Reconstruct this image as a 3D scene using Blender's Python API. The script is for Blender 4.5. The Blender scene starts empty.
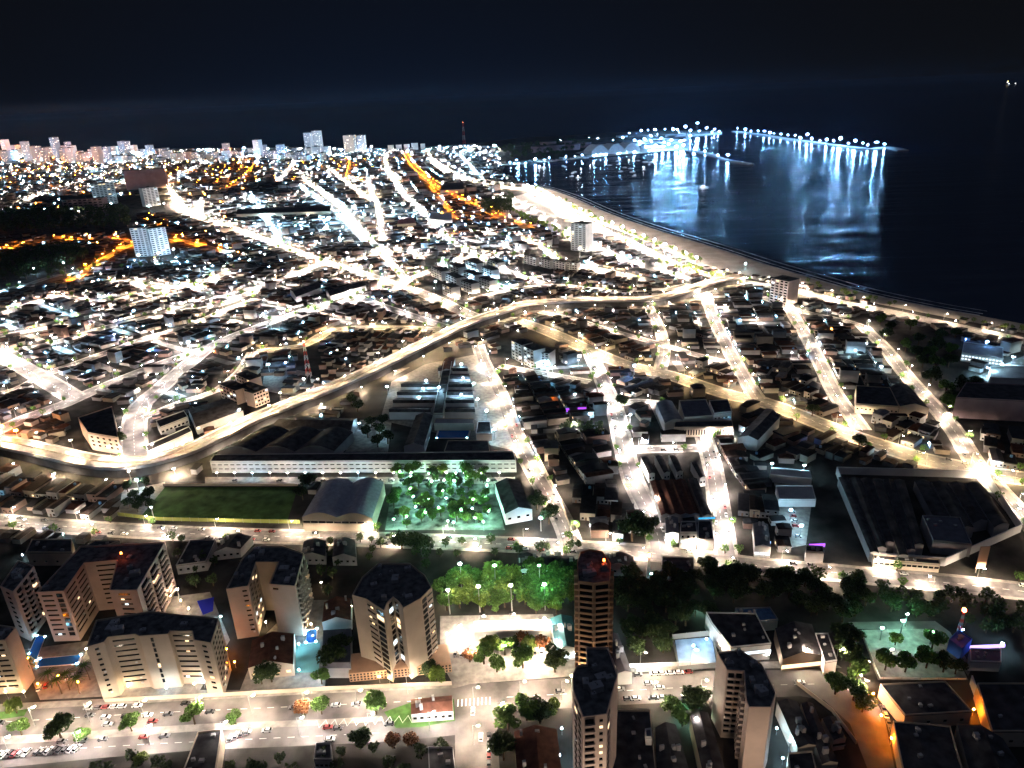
import bpy, bmesh, math, random
import numpy as np
from mathutils import Vector, Matrix
random.seed(7)
rng = np.random.default_rng(7)
C = bpy.context.scene.collection
R = math.radians

# ------------------------------------------------------------------ camera
CAM_H = 250.0; FOC = 715.0
PT, RL = R(22.0), R(2.4)
cr, sr, cp, sp = math.cos(RL), math.sin(RL), math.cos(PT), math.sin(PT)
vR = Vector((cr, -sr*sp, -sr*cp)); vU = Vector((sr, cr*sp, cr*cp)); vF = Vector((0, cp, -sp))
cd = bpy.data.cameras.new('camera'); cam = bpy.data.objects.new('camera', cd); C.objects.link(cam)
cd.sensor_fit = 'HORIZONTAL'; cd.sensor_width = 36.0; cd.lens = 36.0*FOC/1024.0
cd.clip_start = 1.0; cd.clip_end = 200000.0
M = Matrix((vR, vU, -vF)).transposed().to_4x4(); M.translation = Vector((0, 0, CAM_H)); cam.matrix_world = M
bpy.context.scene.camera = cam

# ------------------------------------------------------------------ night sky
W = bpy.data.worlds.new("World"); bpy.context.scene.world = W; W.use_nodes = True
nt = W.node_tree; nt.nodes.clear()
def wn(t, **k):
    n = nt.nodes.new(t)
    for a, b in k.items(): setattr(n, a, b)
    return n
tc = wn('ShaderNodeTexCoord'); sx = wn('ShaderNodeSeparateXYZ'); nt.links.new(tc.outputs['Generated'], sx.inputs[0])
def mth(op, a, b=None, c=None, clamp=False):
    n = wn('ShaderNodeMath', operation=op); n.use_clamp = clamp
    for i, v in enumerate((a, b, c)):
        if v is None: continue
        if isinstance(v, (int, float)): n.inputs[i].default_value = v
        else: nt.links.new(v, n.inputs[i])
    return n.outputs[0]
el = mth('MAXIMUM', sx.outputs[2], 0.0)
fall = mth('EXPONENT', mth('MULTIPLY', el, -6.0))
az = mth('ARCTAN2', sx.outputs[0], sx.outputs[1])
g1 = mth('EXPONENT', mth('MULTIPLY', mth('POWER', mth('SUBTRACT', az, -0.12), 2.0), -5.0))
amt = mth('MULTIPLY', fall, g1)
rp = wn('ShaderNodeMixRGB'); nt.links.new(amt, rp.inputs[0])
rp.inputs[1].default_value = (0.0036, 0.0039, 0.0048, 1); rp.inputs[2].default_value = (0.0034, 0.0068, 0.0170, 1)
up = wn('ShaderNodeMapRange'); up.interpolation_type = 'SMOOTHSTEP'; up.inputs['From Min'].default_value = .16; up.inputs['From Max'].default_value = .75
nt.links.new(sx.outputs[2], up.inputs['Value']); rq = wn('ShaderNodeMixRGB'); nt.links.new(up.outputs[0], rq.inputs[0]); nt.links.new(rp.outputs[0], rq.inputs[1]); rq.inputs[2].default_value = (.040, .050, .078, 1)  # brighter sky overhead, out of view, added to lift the dark roofs
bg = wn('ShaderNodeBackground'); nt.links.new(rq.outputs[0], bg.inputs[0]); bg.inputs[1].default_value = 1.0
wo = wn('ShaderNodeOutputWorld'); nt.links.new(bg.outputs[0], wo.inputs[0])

sc = bpy.context.scene
sc.render.engine = 'CYCLES'
sc.view_settings.view_transform = 'Standard'; sc.view_settings.look = 'None'
sc.view_settings.exposure = 0.0; sc.view_settings.gamma = 1.0
cy = sc.cycles
cy.use_light_tree = True; cy.max_bounces = 4; cy.diffuse_bounces = 2; cy.glossy_bounces = 2
cy.transmission_bounces = 2; cy.sample_clamp_indirect = 4.0; cy.sample_clamp_direct = 0.0
cy.caustics_reflective = False; cy.caustics_refractive = False
cy.use_adaptive_sampling = True; cy.adaptive_threshold = 0.02
cy.use_denoising = True
try: cy.denoiser = 'OPENIMAGEDENOISE'; cy.denoising_input_passes = 'RGB_ALBEDO_NORMAL'
except Exception: pass
sc.render.use_persistent_data = False

# ------------------------------------------------------------------ geometry of the place
def G(x, y, z=0.0):
    """a point of the photograph carried down to the horizontal plane at height z"""
    d = vR*((x-512)/FOC) + vU*((384-y)/FOC) + vF
    t = (z-CAM_H)/d.z
    return (d.x*t, d.y*t)
def GP(pts, z=0.0): return [G(x, y, z) for x, y in pts]
def area2(p): return sum(p[i][0]*p[(i+1) % len(p)][1]-p[(i+1) % len(p)][0]*p[i][1] for i in range(len(p)))
def ccw(p): return list(p) if area2(p) > 0 else list(reversed(p))

# ------------------------------------------------------------------ materials
MATS = {}
def mat(name, col, rough=0.85, spec=0.3, var=0.0, vscale=0.3, metal=0.0, bump=0.0, col2=None, obj_rand=0.0):
    if name in MATS: return MATS[name]
    m = bpy.data.materials.new(name); m.use_nodes = True; t = m.node_tree; b = t.nodes['Principled BSDF']
    b.inputs['Roughness'].default_value = rough; b.inputs['Metallic'].default_value = metal
    b.inputs['Specular IOR Level'].default_value = spec
    b.inputs['Base Color'].default_value = (*col, 1)
    if var > 0 or col2:
        geo = t.nodes.new('ShaderNodeNewGeometry')
        n = t.nodes.new('ShaderNodeTexNoise'); n.inputs['Scale'].default_value = vscale; n.inputs['Detail'].default_value = 6
        t.links.new(geo.outputs['Position'], n.inputs['Vector'])
        rm = t.nodes.new('ShaderNodeValToRGB'); rm.color_ramp.elements[0].position = 0.32; rm.color_ramp.elements[1].position = 0.68
        a = tuple(max(0, c*(1-var)) for c in col); c2 = col2 or tuple(min(1, c*(1+var)) for c in col)
        rm.color_ramp.elements[0].color = (*a, 1); rm.color_ramp.elements[1].color = (*c2, 1)
        t.links.new(n.outputs['Fac'], rm.inputs[0])
        out = rm.outputs[0]
        if obj_rand > 0:
            oi = t.nodes.new('ShaderNodeNewGeometry'); hs = t.nodes.new('ShaderNodeHueSaturation')
            mr = t.nodes.new('ShaderNodeMapRange'); mr.inputs['To Min'].default_value = 1-obj_rand; mr.inputs['To Max'].default_value = 1+obj_rand
            t.links.new(oi.outputs['Random Per Island'], mr.inputs['Value']); t.links.new(mr.outputs[0], hs.inputs['Value'])
            t.links.new(out, hs.inputs['Color']); out = hs.outputs[0]
        t.links.new(out, b.inputs['Base Color'])
        if bump > 0:
            bm_ = t.nodes.new('ShaderNodeBump'); bm_.inputs['Strength'].default_value = bump; bm_.inputs['Distance'].default_value = 0.5
            t.links.new(n.outputs['Fac'], bm_.inputs['Height']); t.links.new(bm_.outputs[0], b.inputs['Normal'])
    MATS[name] = m; return m
def emat(name, col, strength, sample=True):
    if name in MATS: return MATS[name]
    m = bpy.data.materials.new(name); m.use_nodes = True; t = m.node_tree; t.nodes.clear()
    e = t.nodes.new('ShaderNodeEmission'); e.inputs[0].default_value = (*col, 1); e.inputs[1].default_value = strength
    o = t.nodes.new('ShaderNodeOutputMaterial'); t.links.new(e.outputs[0], o.inputs[0])
    try: m.cycles.emission_sampling = 'FRONT_BACK' if sample else 'NONE'
    except Exception: pass
    MATS[name] = m; return m

ASPH = mat('asphalt', (.105, .098, .095), .8, .3, .35, .25)
ASPHW = mat('asphalt_worn_shade_mottle', (.12, .109, .104), .85, .3, .55, .07, bump=.1)  # worn asphalt; its broad mottling also paints in shading of trees and cars
CONC = mat('concrete_paving', (.24, .22, .20), .9, .2, .3, .3)
EARTH = mat('bare_ground', (.022, .020, .017), .95, .1, .5, .05, col2=(.055, .05, .045))
SAND = mat('beach_sand', (.46, .40, .34), .95, .1, .2, .04)
LAWN = mat('lawn_grass', (.05, .11, .025), .95, .1, .45, .25)
CREAM = mat('cream_plaster', (.52, .43, .34), .85, .2, .10, .12)
PINKW = mat('pink_beige_plaster', (.55, .42, .36), .85, .2, .10, .12)
WHITEW = mat('white_plaster', (.72, .71, .70), .85, .2, .10, .12)
TAN = mat('tan_tile_cladding', (.42, .26, .17), .7, .3, .15, .2)
BROWN = mat('brown_cladding', (.30, .17, .10), .7, .3, .15, .2)
GREYW = mat('grey_render', (.34, .33, .34), .85, .2, .2, .1)
ROOFD = mat('dark_roofing', (.045, .042, .046), .8, .25, .6, .22)
ROOFT = mat('tower_roof_membrane', (.10, .097, .10), .9, .15, .6, .35)
ROOFG = mat('grey_metal_roofing', (.10, .10, .125), .6, .4, .25, .25)
ROOFB = mat('brown_tile_roofing', (.11, .045, .030), .9, .15, .35, .3)
GLASSD = mat('dark_window_glass', (.012, .014, .018), .15, .5)
BLACKM = mat('dark_recess', (.03, .028, .027), .7, .3)
METAL = mat('galvanised_steel', (.25, .25, .25), .5, .5)
POOLW = mat('pool_water', (.02, .14, .50), .1, .5)
TRUNK = mat('tree_bark', (.09, .065, .045), .95, .1, .3, 2.0)
LIT = emat('lit_window_warm', (1, .72, .42), 2.2, False)
LITC = emat('lit_window_cool', (.75, .9, 1), 2.4, False)

def leafmat(name, a, b):
    m = bpy.data.materials.new(name); m.use_nodes = True; t = m.node_tree; bs = t.nodes['Principled BSDF']
    g = t.nodes.new('ShaderNodeNewGeometry'); rm = t.nodes.new('ShaderNodeValToRGB')
    rm.color_ramp.elements[0].color = (*a, 1); rm.color_ramp.elements[1].color = (*b, 1)
    t.links.new(g.outputs['Random Per Island'], rm.inputs[0]); t.links.new(rm.outputs[0], bs.inputs['Base Color'])
    bs.inputs['Roughness'].default_value = .7; bs.inputs['Specular IOR Level'].default_value = .2
    MATS[name] = m; return m
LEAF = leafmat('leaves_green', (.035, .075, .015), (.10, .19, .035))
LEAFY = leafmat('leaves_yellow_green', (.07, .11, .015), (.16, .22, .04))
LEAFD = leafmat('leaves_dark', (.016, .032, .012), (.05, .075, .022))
LEAFR = leafmat('leaves_reddish', (.10, .035, .015), (.22, .09, .03))

# ------------------------------------------------------------------ mesh builder
class MB:
    def __init__(s): s.v = []; s.f = []; s.m = []
    def add(s, vs, fs, mi=0):
        o = len(s.v); s.v.extend(vs)
        for f in fs: s.f.append(tuple(i+o for i in f)); s.m.append(mi)
    def box(s, cx, cy, z0, z1, lx, ly, ang=0.0, mi=0, top=None, bottom=True):
        c, n = math.cos(ang), math.sin(ang); hx, hy = lx/2, ly/2
        q = [(cx+a*c-b*n, cy+a*n+b*c) for a, b in ((-hx, -hy), (hx, -hy), (hx, hy), (-hx, hy))]
        s.prism(q, z0, z1, mi, top, bottom)
    def prism(s, q, z0, z1, mi=0, top=None, bottom=True):
        q = ccw(q); n = len(q); o = len(s.v)
        s.v.extend([(x, y, z0) for x, y in q]); s.v.extend([(x, y, z1) for x, y in q])
        for i in range(n):
            j = (i+1) % n; s.f.append((o+i, o+j, o+n+j, o+n+i)); s.m.append(mi)
        s.f.append(tuple(range(o+n, o+2*n))); s.m.append(mi if top is None else top)
        if bottom: s.f.append(tuple(reversed(range(o, o+n)))); s.m.append(mi)
    def sheet(s, q, z, mi=0):
        q = ccw(q); o = len(s.v); s.v.extend([(x, y, z) for x, y in q]); s.f.append(tuple(range(o, o+len(q)))); s.m.append(mi)
    def tube(s, a, b, r0, r1, n=6, mi=0, caps=True):
        a = Vector(a); b = Vector(b); d = (b-a).normalized(); u = d.orthogonal().normalized(); w = d.cross(u); o = len(s.v)
        for p, r in ((a, r0), (b, r1)):
            for k in range(n):
                t = 2*math.pi*k/n; s.v.append(tuple(p+u*(r*math.cos(t))+w*(r*math.sin(t))))
        for k in range(n):
            j = (k+1) % n; s.f.append((o+k, o+j, o+n+j, o+n+k)); s.m.append(mi)
        if caps:
            s.f.append(tuple(reversed(range(o, o+n)))); s.m.append(mi); s.f.append(tuple(range(o+n, o+2*n))); s.m.append(mi)
    def mesh(s, name, mats):
        me = bpy.data.meshes.new(name); me.from_pydata(s.v, [], s.f)
        for m in (mats if isinstance(mats, (list, tuple)) else [mats]): me.materials.append(m)
        if any(s.m): me.polygons.foreach_set('material_index', s.m)
        me.update(); return me
    def build(s, name, mats, parent=None, loc=None, rz=0.0):
        return link(name, s.mesh(name, mats), parent, loc, rz)
def link(name, me, parent=None, loc=None, rz=0.0, scale=None):
    o = bpy.data.objects.new(name, me); C.objects.link(o)
    if parent is not None: o.parent = parent
    if loc is not None: o.location = loc
    if rz: o.rotation_euler[2] = rz
    if scale is not None: o.scale = scale
    return o
def tag(o, label=None, cat=None, group=None, kind=None):
    if label: o['label'] = label
    if cat: o['category'] = cat
    if group: o['group'] = group
    if kind: o['kind'] = kind
    return o
def empty(name, loc, label, cat, group=None, rz=0.0):
    o = bpy.data.objects.new(name, None); C.objects.link(o); o.location = loc; o.rotation_euler[2] = rz
    o.empty_display_size = 1.0
    return tag(o, label, cat, group)
def copy_tree(root, loc, rz=0.0, label=None, group=None, scale=None):
    r = root.copy(); C.objects.link(r); r.location = loc; r.rotation_euler[2] = rz
    if scale is not None: r.scale = (scale,)*3
    if label: r['label'] = label
    if group: r['group'] = group
    for ch in KIDS[root.name]:
        c = ch.copy(); C.objects.link(c); c.parent = r
    return r
KIDS = {}
ORD = ['first','second','third','fourth','fifth','sixth','seventh','eighth','ninth','tenth','eleventh','twelfth','thirteenth','fourteenth','fifteenth','sixteenth','seventeenth','eighteenth','nineteenth','twentieth']
TENS = {20:'twenty',30:'thirty',40:'forty',50:'fifty',60:'sixty',70:'seventy',80:'eighty',90:'ninety'}
def nth(i):
    i += 1
    if i <= 20: return ORD[i-1]
    if i % 10 == 0: return TENS[i].replace('ty', 'tieth')
    return TENS[i//10*10]+'-'+ORD[i % 10-1]

# ------------------------------------------------------------------ occupancy of the ground
GX0, GY0, CS = -5200.0, 150.0, 2.5
NX, NY = 3100, 2300
OCC = np.zeros((NX, NY), bool)
def cells(X, Y): return ((np.asarray(X)-GX0)/CS).astype(int), ((np.asarray(Y)-GY0)/CS).astype(int)
def mark(X, Y):
    i, j = cells(X, Y); k = (i >= 0) & (i < NX) & (j >= 0) & (j < NY); OCC[i[k], j[k]] = True
def occupied(X, Y):
    i, j = cells(X, Y); k = (i >= 0) & (i < NX) & (j >= 0) & (j < NY)
    if not k.all(): return True
    return bool(OCC[i, j].any())
def inpoly(X, Y, poly):
    X = np.asarray(X, float); Y = np.asarray(Y, float); r = np.zeros(X.shape, bool); n = len(poly)
    for i in range(n):
        x0, y0 = poly[i]; x1, y1 = poly[(i+1) % n]
        if y0 == y1: continue
        c = ((y0 > Y) != (y1 > Y)) & (X < (x1-x0)*(Y-y0)/(y1-y0)+x0); r ^= c
    return r
def mark_poly(poly):
    xs = [p[0] for p in poly]; ys = [p[1] for p in poly]
    a, b = np.meshgrid(np.arange(min(xs), max(xs)+CS, CS*.9), np.arange(min(ys), max(ys)+CS, CS*.9), indexing='ij')
    a = a.ravel(); b = b.ravel(); k = inpoly(a, b, poly); mark(a[k], b[k])
    mark(np.array(xs), np.array(ys))
def mark_ribbon(pts, w):
    for (x0, y0), (x1, y1) in zip(pts, pts[1:]):
        L = math.hypot(x1-x0, y1-y0)
        if L < .1: continue
        dx, dy = (x1-x0)/L, (y1-y0)/L
        s, t = np.meshgrid(np.arange(-1, L+1, 1.8), np.arange(-w/2, w/2+.9, 1.8), indexing='ij')
        mark((x0+dx*s-dy*t).ravel(), (y0+dy*s+dx*t).ravel())
def smooth(pts, step=25.0):
    P = [Vector(p) for p in pts]; out = []
    if len(P) == 2: return [tuple(p) for p in P]
    P = [P[0]*2-P[1]]+P+[P[-1]*2-P[-2]]
    for i in range(1, len(P)-2):
        a, b, c, d = P[i-1:i+3]; n = max(2, int((c-b).length/step))
        for k in range(n):
            t = k/n
            out.append(tuple(.5*((2*b)+(c-a)*t+(2*a-5*b+4*c-d)*t*t+(3*b-a-3*c+d)*t*t*t)))
    out.append(tuple(P[-2])); return out
def walk(pts, step, off=0.0, start=0.0):
    """points every step metres along a line with the line's direction there"""
    res = []; s = start; acc = 0.0
    for (x0, y0), (x1, y1) in zip(pts, pts[1:]):
        L = math.hypot(x1-x0, y1-y0)
        if L < 1e-6: continue
        dx, dy = (x1-x0)/L, (y1-y0)/L
        while s <= acc+L:
            q = s-acc; res.append((x0+dx*q-dy*off, y0+dy*q+dx*off, dx, dy)); s += step
        acc += L
    return res
def ribbon(mb, pts, w, z, mi=0, off=0.0):
    n = len(pts); o = len(mb.v)
    for i, (x, y) in enumerate(pts):
        a = Vector(pts[max(0, i-1)]); b = Vector(pts[min(n-1, i+1)]); d = (b-a).normalized(); nx, ny = -d.y, d.x
        mb.v.append((x+nx*(off+w/2), y+ny*(off+w/2), z)); mb.v.append((x+nx*(off-w/2), y+ny*(off-w/2), z))
    for i in range(n-1):
        mb.f.append((o+2*i+1, o+2*i+3, o+2*i+2, o+2*i)); mb.m.append(mi)

# ------------------------------------------------------------------ sea and land
m = bpy.data.materials.new('sea_water'); m.use_nodes = True; t = m.node_tree; b = t.nodes['Principled BSDF']
b.inputs['Base Color'].default_value = (.0012, .013, .048, 1); b.inputs['Roughness'].default_value = .24; b.inputs['IOR'].default_value = 1.33
g = t.nodes.new('ShaderNodeNewGeometry'); mp = t.nodes.new('ShaderNodeMapping'); mp.inputs['Rotation'].default_value = (0, 0, R(14)); mp.inputs['Scale'].default_value = (.0022, .016, .01)
t.links.new(g.outputs['Position'], mp.inputs[0])
n1 = t.nodes.new('ShaderNodeTexNoise'); n1.inputs['Scale'].default_value = 1.0; n1.inputs['Detail'].default_value = 3; n1.inputs['Distortion'].default_value = .8
t.links.new(mp.outputs[0], n1.inputs['Vector'])
bp = t.nodes.new('ShaderNodeBump'); bp.inputs['Strength'].default_value = 1.0; bp.inputs['Distance'].default_value = 6.5
t.links.new(n1.outputs['Fac'], bp.inputs['Height']); t.links.new(bp.outputs[0], b.inputs['Normal'])
SEA = m
mb = MB(); mb.sheet([(-90000, -2000), (90000, -2000), (90000, 120000), (-90000, 120000)], -1.6)
tag(mb.build('sea', SEA), 'dark open sea with light streaks below the harbour', kind='structure')

WATERLINE = [(505, 166), (503, 172), (515, 179), (530, 185), (547, 189), (570, 197), (604, 212), (646, 227), (682, 238), (721, 250), (760, 263), (800, 275), (860, 292), (940, 309), (1024, 324), (1200, 365)]
BACKCOAST = [(-260, 166), (-100, 158), (0, 153), (150, 149), (300, 147), (400, 148), (470, 144), (520, 138), (593, 134), (626, 132), (660, 130), (722, 131), (722, 134.5), (690, 137.5), (688, 150), (660, 152), (626, 155), (593, 158), (560, 161), (530, 164)]
coast = GP(BACKCOAST)+smooth(GP(WATERLINE), 30)
LAND = [(-1500, -600), (-7000, 2500)]+coast+[(1500, 300), (1500, -600)]
bm = bmesh.new(); vs = [bm.verts.new((x, y, 0)) for x, y in LAND]; es = [bm.edges.new((vs[i], vs[(i+1) % len(vs)])) for i in range(len(vs))]
bmesh.ops.triangle_fill(bm, edges=es, use_beauty=True)
ex = bmesh.ops.extrude_edge_only(bm, edges=[e for e in bm.edges if e.is_boundary])
for v in ex['geom']:
    if isinstance(v, bmesh.types.BMVert): v.co.z = -4.0
bmesh.ops.recalc_face_normals(bm, faces=bm.faces)
me = bpy.data.meshes.new('ground'); bm.to_mesh(me); bm.free(); me.materials.append(EARTH)
tag(link('ground', me), kind='structure')
# sea cells are never free
a_, b_ = np.meshgrid(GX0+CS*(np.arange(NX)+.5), GY0+CS*(np.arange(NY)+.5), indexing='ij')
OCC |= ~inpoly(a_, b_, LAND); del a_, b_
# the sandy beach
shore = smooth(GP(WATERLINE[3:]), 30)
BEACHIN = [(1200, 378), (1024, 333), (940, 316), (860, 300), (800, 284), (750, 276), (700, 266), (664, 250), (630, 235), (590, 219), (560, 203), (540, 193), (526, 187)]
beach = shore[:-1]+smooth(GP(BEACHIN), 30)
mb = MB()
bm = bmesh.new(); vs = [bm.verts.new((x, y, .02)) for x, y in beach]; es = [bm.edges.new((vs[i], vs[(i+1) % len(vs)])) for i in range(len(vs))]
bmesh.ops.triangle_fill(bm, edges=es, use_beauty=True)
for f in bm.faces:
    if f.normal.z < 0: f.normal_flip()
me = bpy.data.meshes.new('beach'); bm.to_mesh(me); bm.free(); me.materials.append(SAND)
tag(link('beach', me), kind='structure'); mark_poly(beach)
mb = MB()
for k, (wd, of) in enumerate(((5, 6), (2.2, 16), (1.4, 30))): ribbon(mb, shore[1:-6], wd, -1.57+.004*k, 0, of)
FOAM = mat('surf_foam', (.45, .46, .48), .9, .2, .6, .05)
tag(mb.build('surf', FOAM), 'pale lines of surf along the beach', 'surf', kind='stuff')

# ------------------------------------------------------------------ lamps
WARM = (1.0, .80, .60); AMBER = (1.0, .72, .38); SODIUM = (1.0, .25, .012); COOL = (.42, .76, 1.0); PALE = (1.0, .88, .80); BLUE = (.16, .42, 1.0); GREENL = (.36, 1.0, .74)
HUES = {'warm': WARM, 'amber': AMBER, 'sodium': SODIUM, 'cool': COOL, 'pale': PALE, 'blue': BLUE, 'green': GREENL, 'sodiumx': SODIUM, 'harbour': (.20, .50, 1.0)}
PW = {'warm': 1.0, 'amber': .85, 'sodium': .30, 'cool': .9, 'pale': 1.0, 'blue': .9, 'green': .8, 'harbour': 1.0, 'sodiumx': 1.1}
HB = 2.3
LAMP_DOWN, LAMP_SIDE = 4900.0, 340.0
def lampmats(h, side=1.0):
    k = '%s_%.2f' % (h, side)
    return [METAL, emat('lamp_lens_'+k, HUES[h], LAMP_DOWN*PW[h]*(.72 if side > 1.9 else 1.7 if h == 'amber' else 1)), emat('lamp_rim_'+k, HUES[h], LAMP_SIDE*side*PW[h])]
def lamp_head(mb, x, y, z, s, t=.25):
    """s wide, lens below, glowing rim round it, metal cap"""
    h = s/2; q = [(x-h, y-h), (x+h, y-h), (x+h, y+h), (x-h, y+h)]; o = len(mb.v)
    mb.v.extend([(a, b, z) for a, b in q]+[(a, b, z+t) for a, b in q])
    mb.f.append((o+3, o+2, o+1, o)); mb.m.append(1)
    for i in range(4):
        j = (i+1) % 4; mb.f.append((o+i, o+j, o+4+j, o+4+i)); mb.m.append(2)
    mb.f.append((o+4, o+5, o+6, o+7)); mb.m.append(0)
LPROTO = {}
def lamp_proto(h, side, hgt):
    k = (h, side, hgt)
    if k in LPROTO: return LPROTO[k]
    p = MB(); p.tube((0, 0, 0), (0, 0, hgt), .14, .08); a = MB(); a.tube((0, 0, hgt-.15), (0, 2.2, hgt+.15), .07, .05)
    l = MB(); lamp_head(l, 0, 2.4, hgt-.1, .95)
    LPROTO[k] = (p.mesh('pole', METAL), a.mesh('arm', METAL), l.mesh('lamp_head', lampmats(h, side))); return LPROTO[k]
LAMPS = []      # (dist, x, y, dx, dy, hue, side, height, street, index)
def put_lamps():
    LAMPS.sort(key=lambda q: q[0]); near = [q for q in LAMPS if q[0] < 5000][:300]; nearset = set(map(id, near)); far = [q for q in LAMPS if id(q) not in nearset]
    names = {}
    for q in near:
        _, x, y, dx, dy, h, side, hg, st, i, sd = q
        me = lamp_proto(h, side, hg)
        e = empty('street_lamp', (x, y, 0), ('street lamp, %s on the %s side of %s' if len(st.split()) < 8 else 'street lamp, %s, %s side of %s') % (nth(i), sd, st), 'street lamp', 'street lamps', math.atan2(-dx, dy))
        link('pole', me[0], e); link('arm', me[1], e); link('lamp_head', me[2], e)
    byh = {}
    for q in far: byh.setdefault((q[5], q[6]), []).append(q)
    big = {}
    mbs = MB(); mats_ = []; vr = random.Random(5)
    for (h, side), L in byh.items():
        base = len(mats_); mats_ += lampmats(h, side)
        for q in L:
            d = math.hypot(q[1], q[2]); s = 1.35*max(1.0, min(2.6, d/850.0))*vr.choice((.65, .85, 1, 1, 1.15, 1.3))
            n0 = len(mbs.m); lamp_head(mbs, q[1], q[2], q[7], s)
            mbs.tube((q[1], q[2], 0), (q[1], q[2], q[7]), .12, .08, 3, 0, False)
            for k in range(n0, len(mbs.m)): mbs.m[k] += base
    tag(mbs.build('distant_street_lamps', mats_), 'street lamps of the farther streets seen as rows of glowing dots', 'street lamps', kind='stuff')

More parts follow.
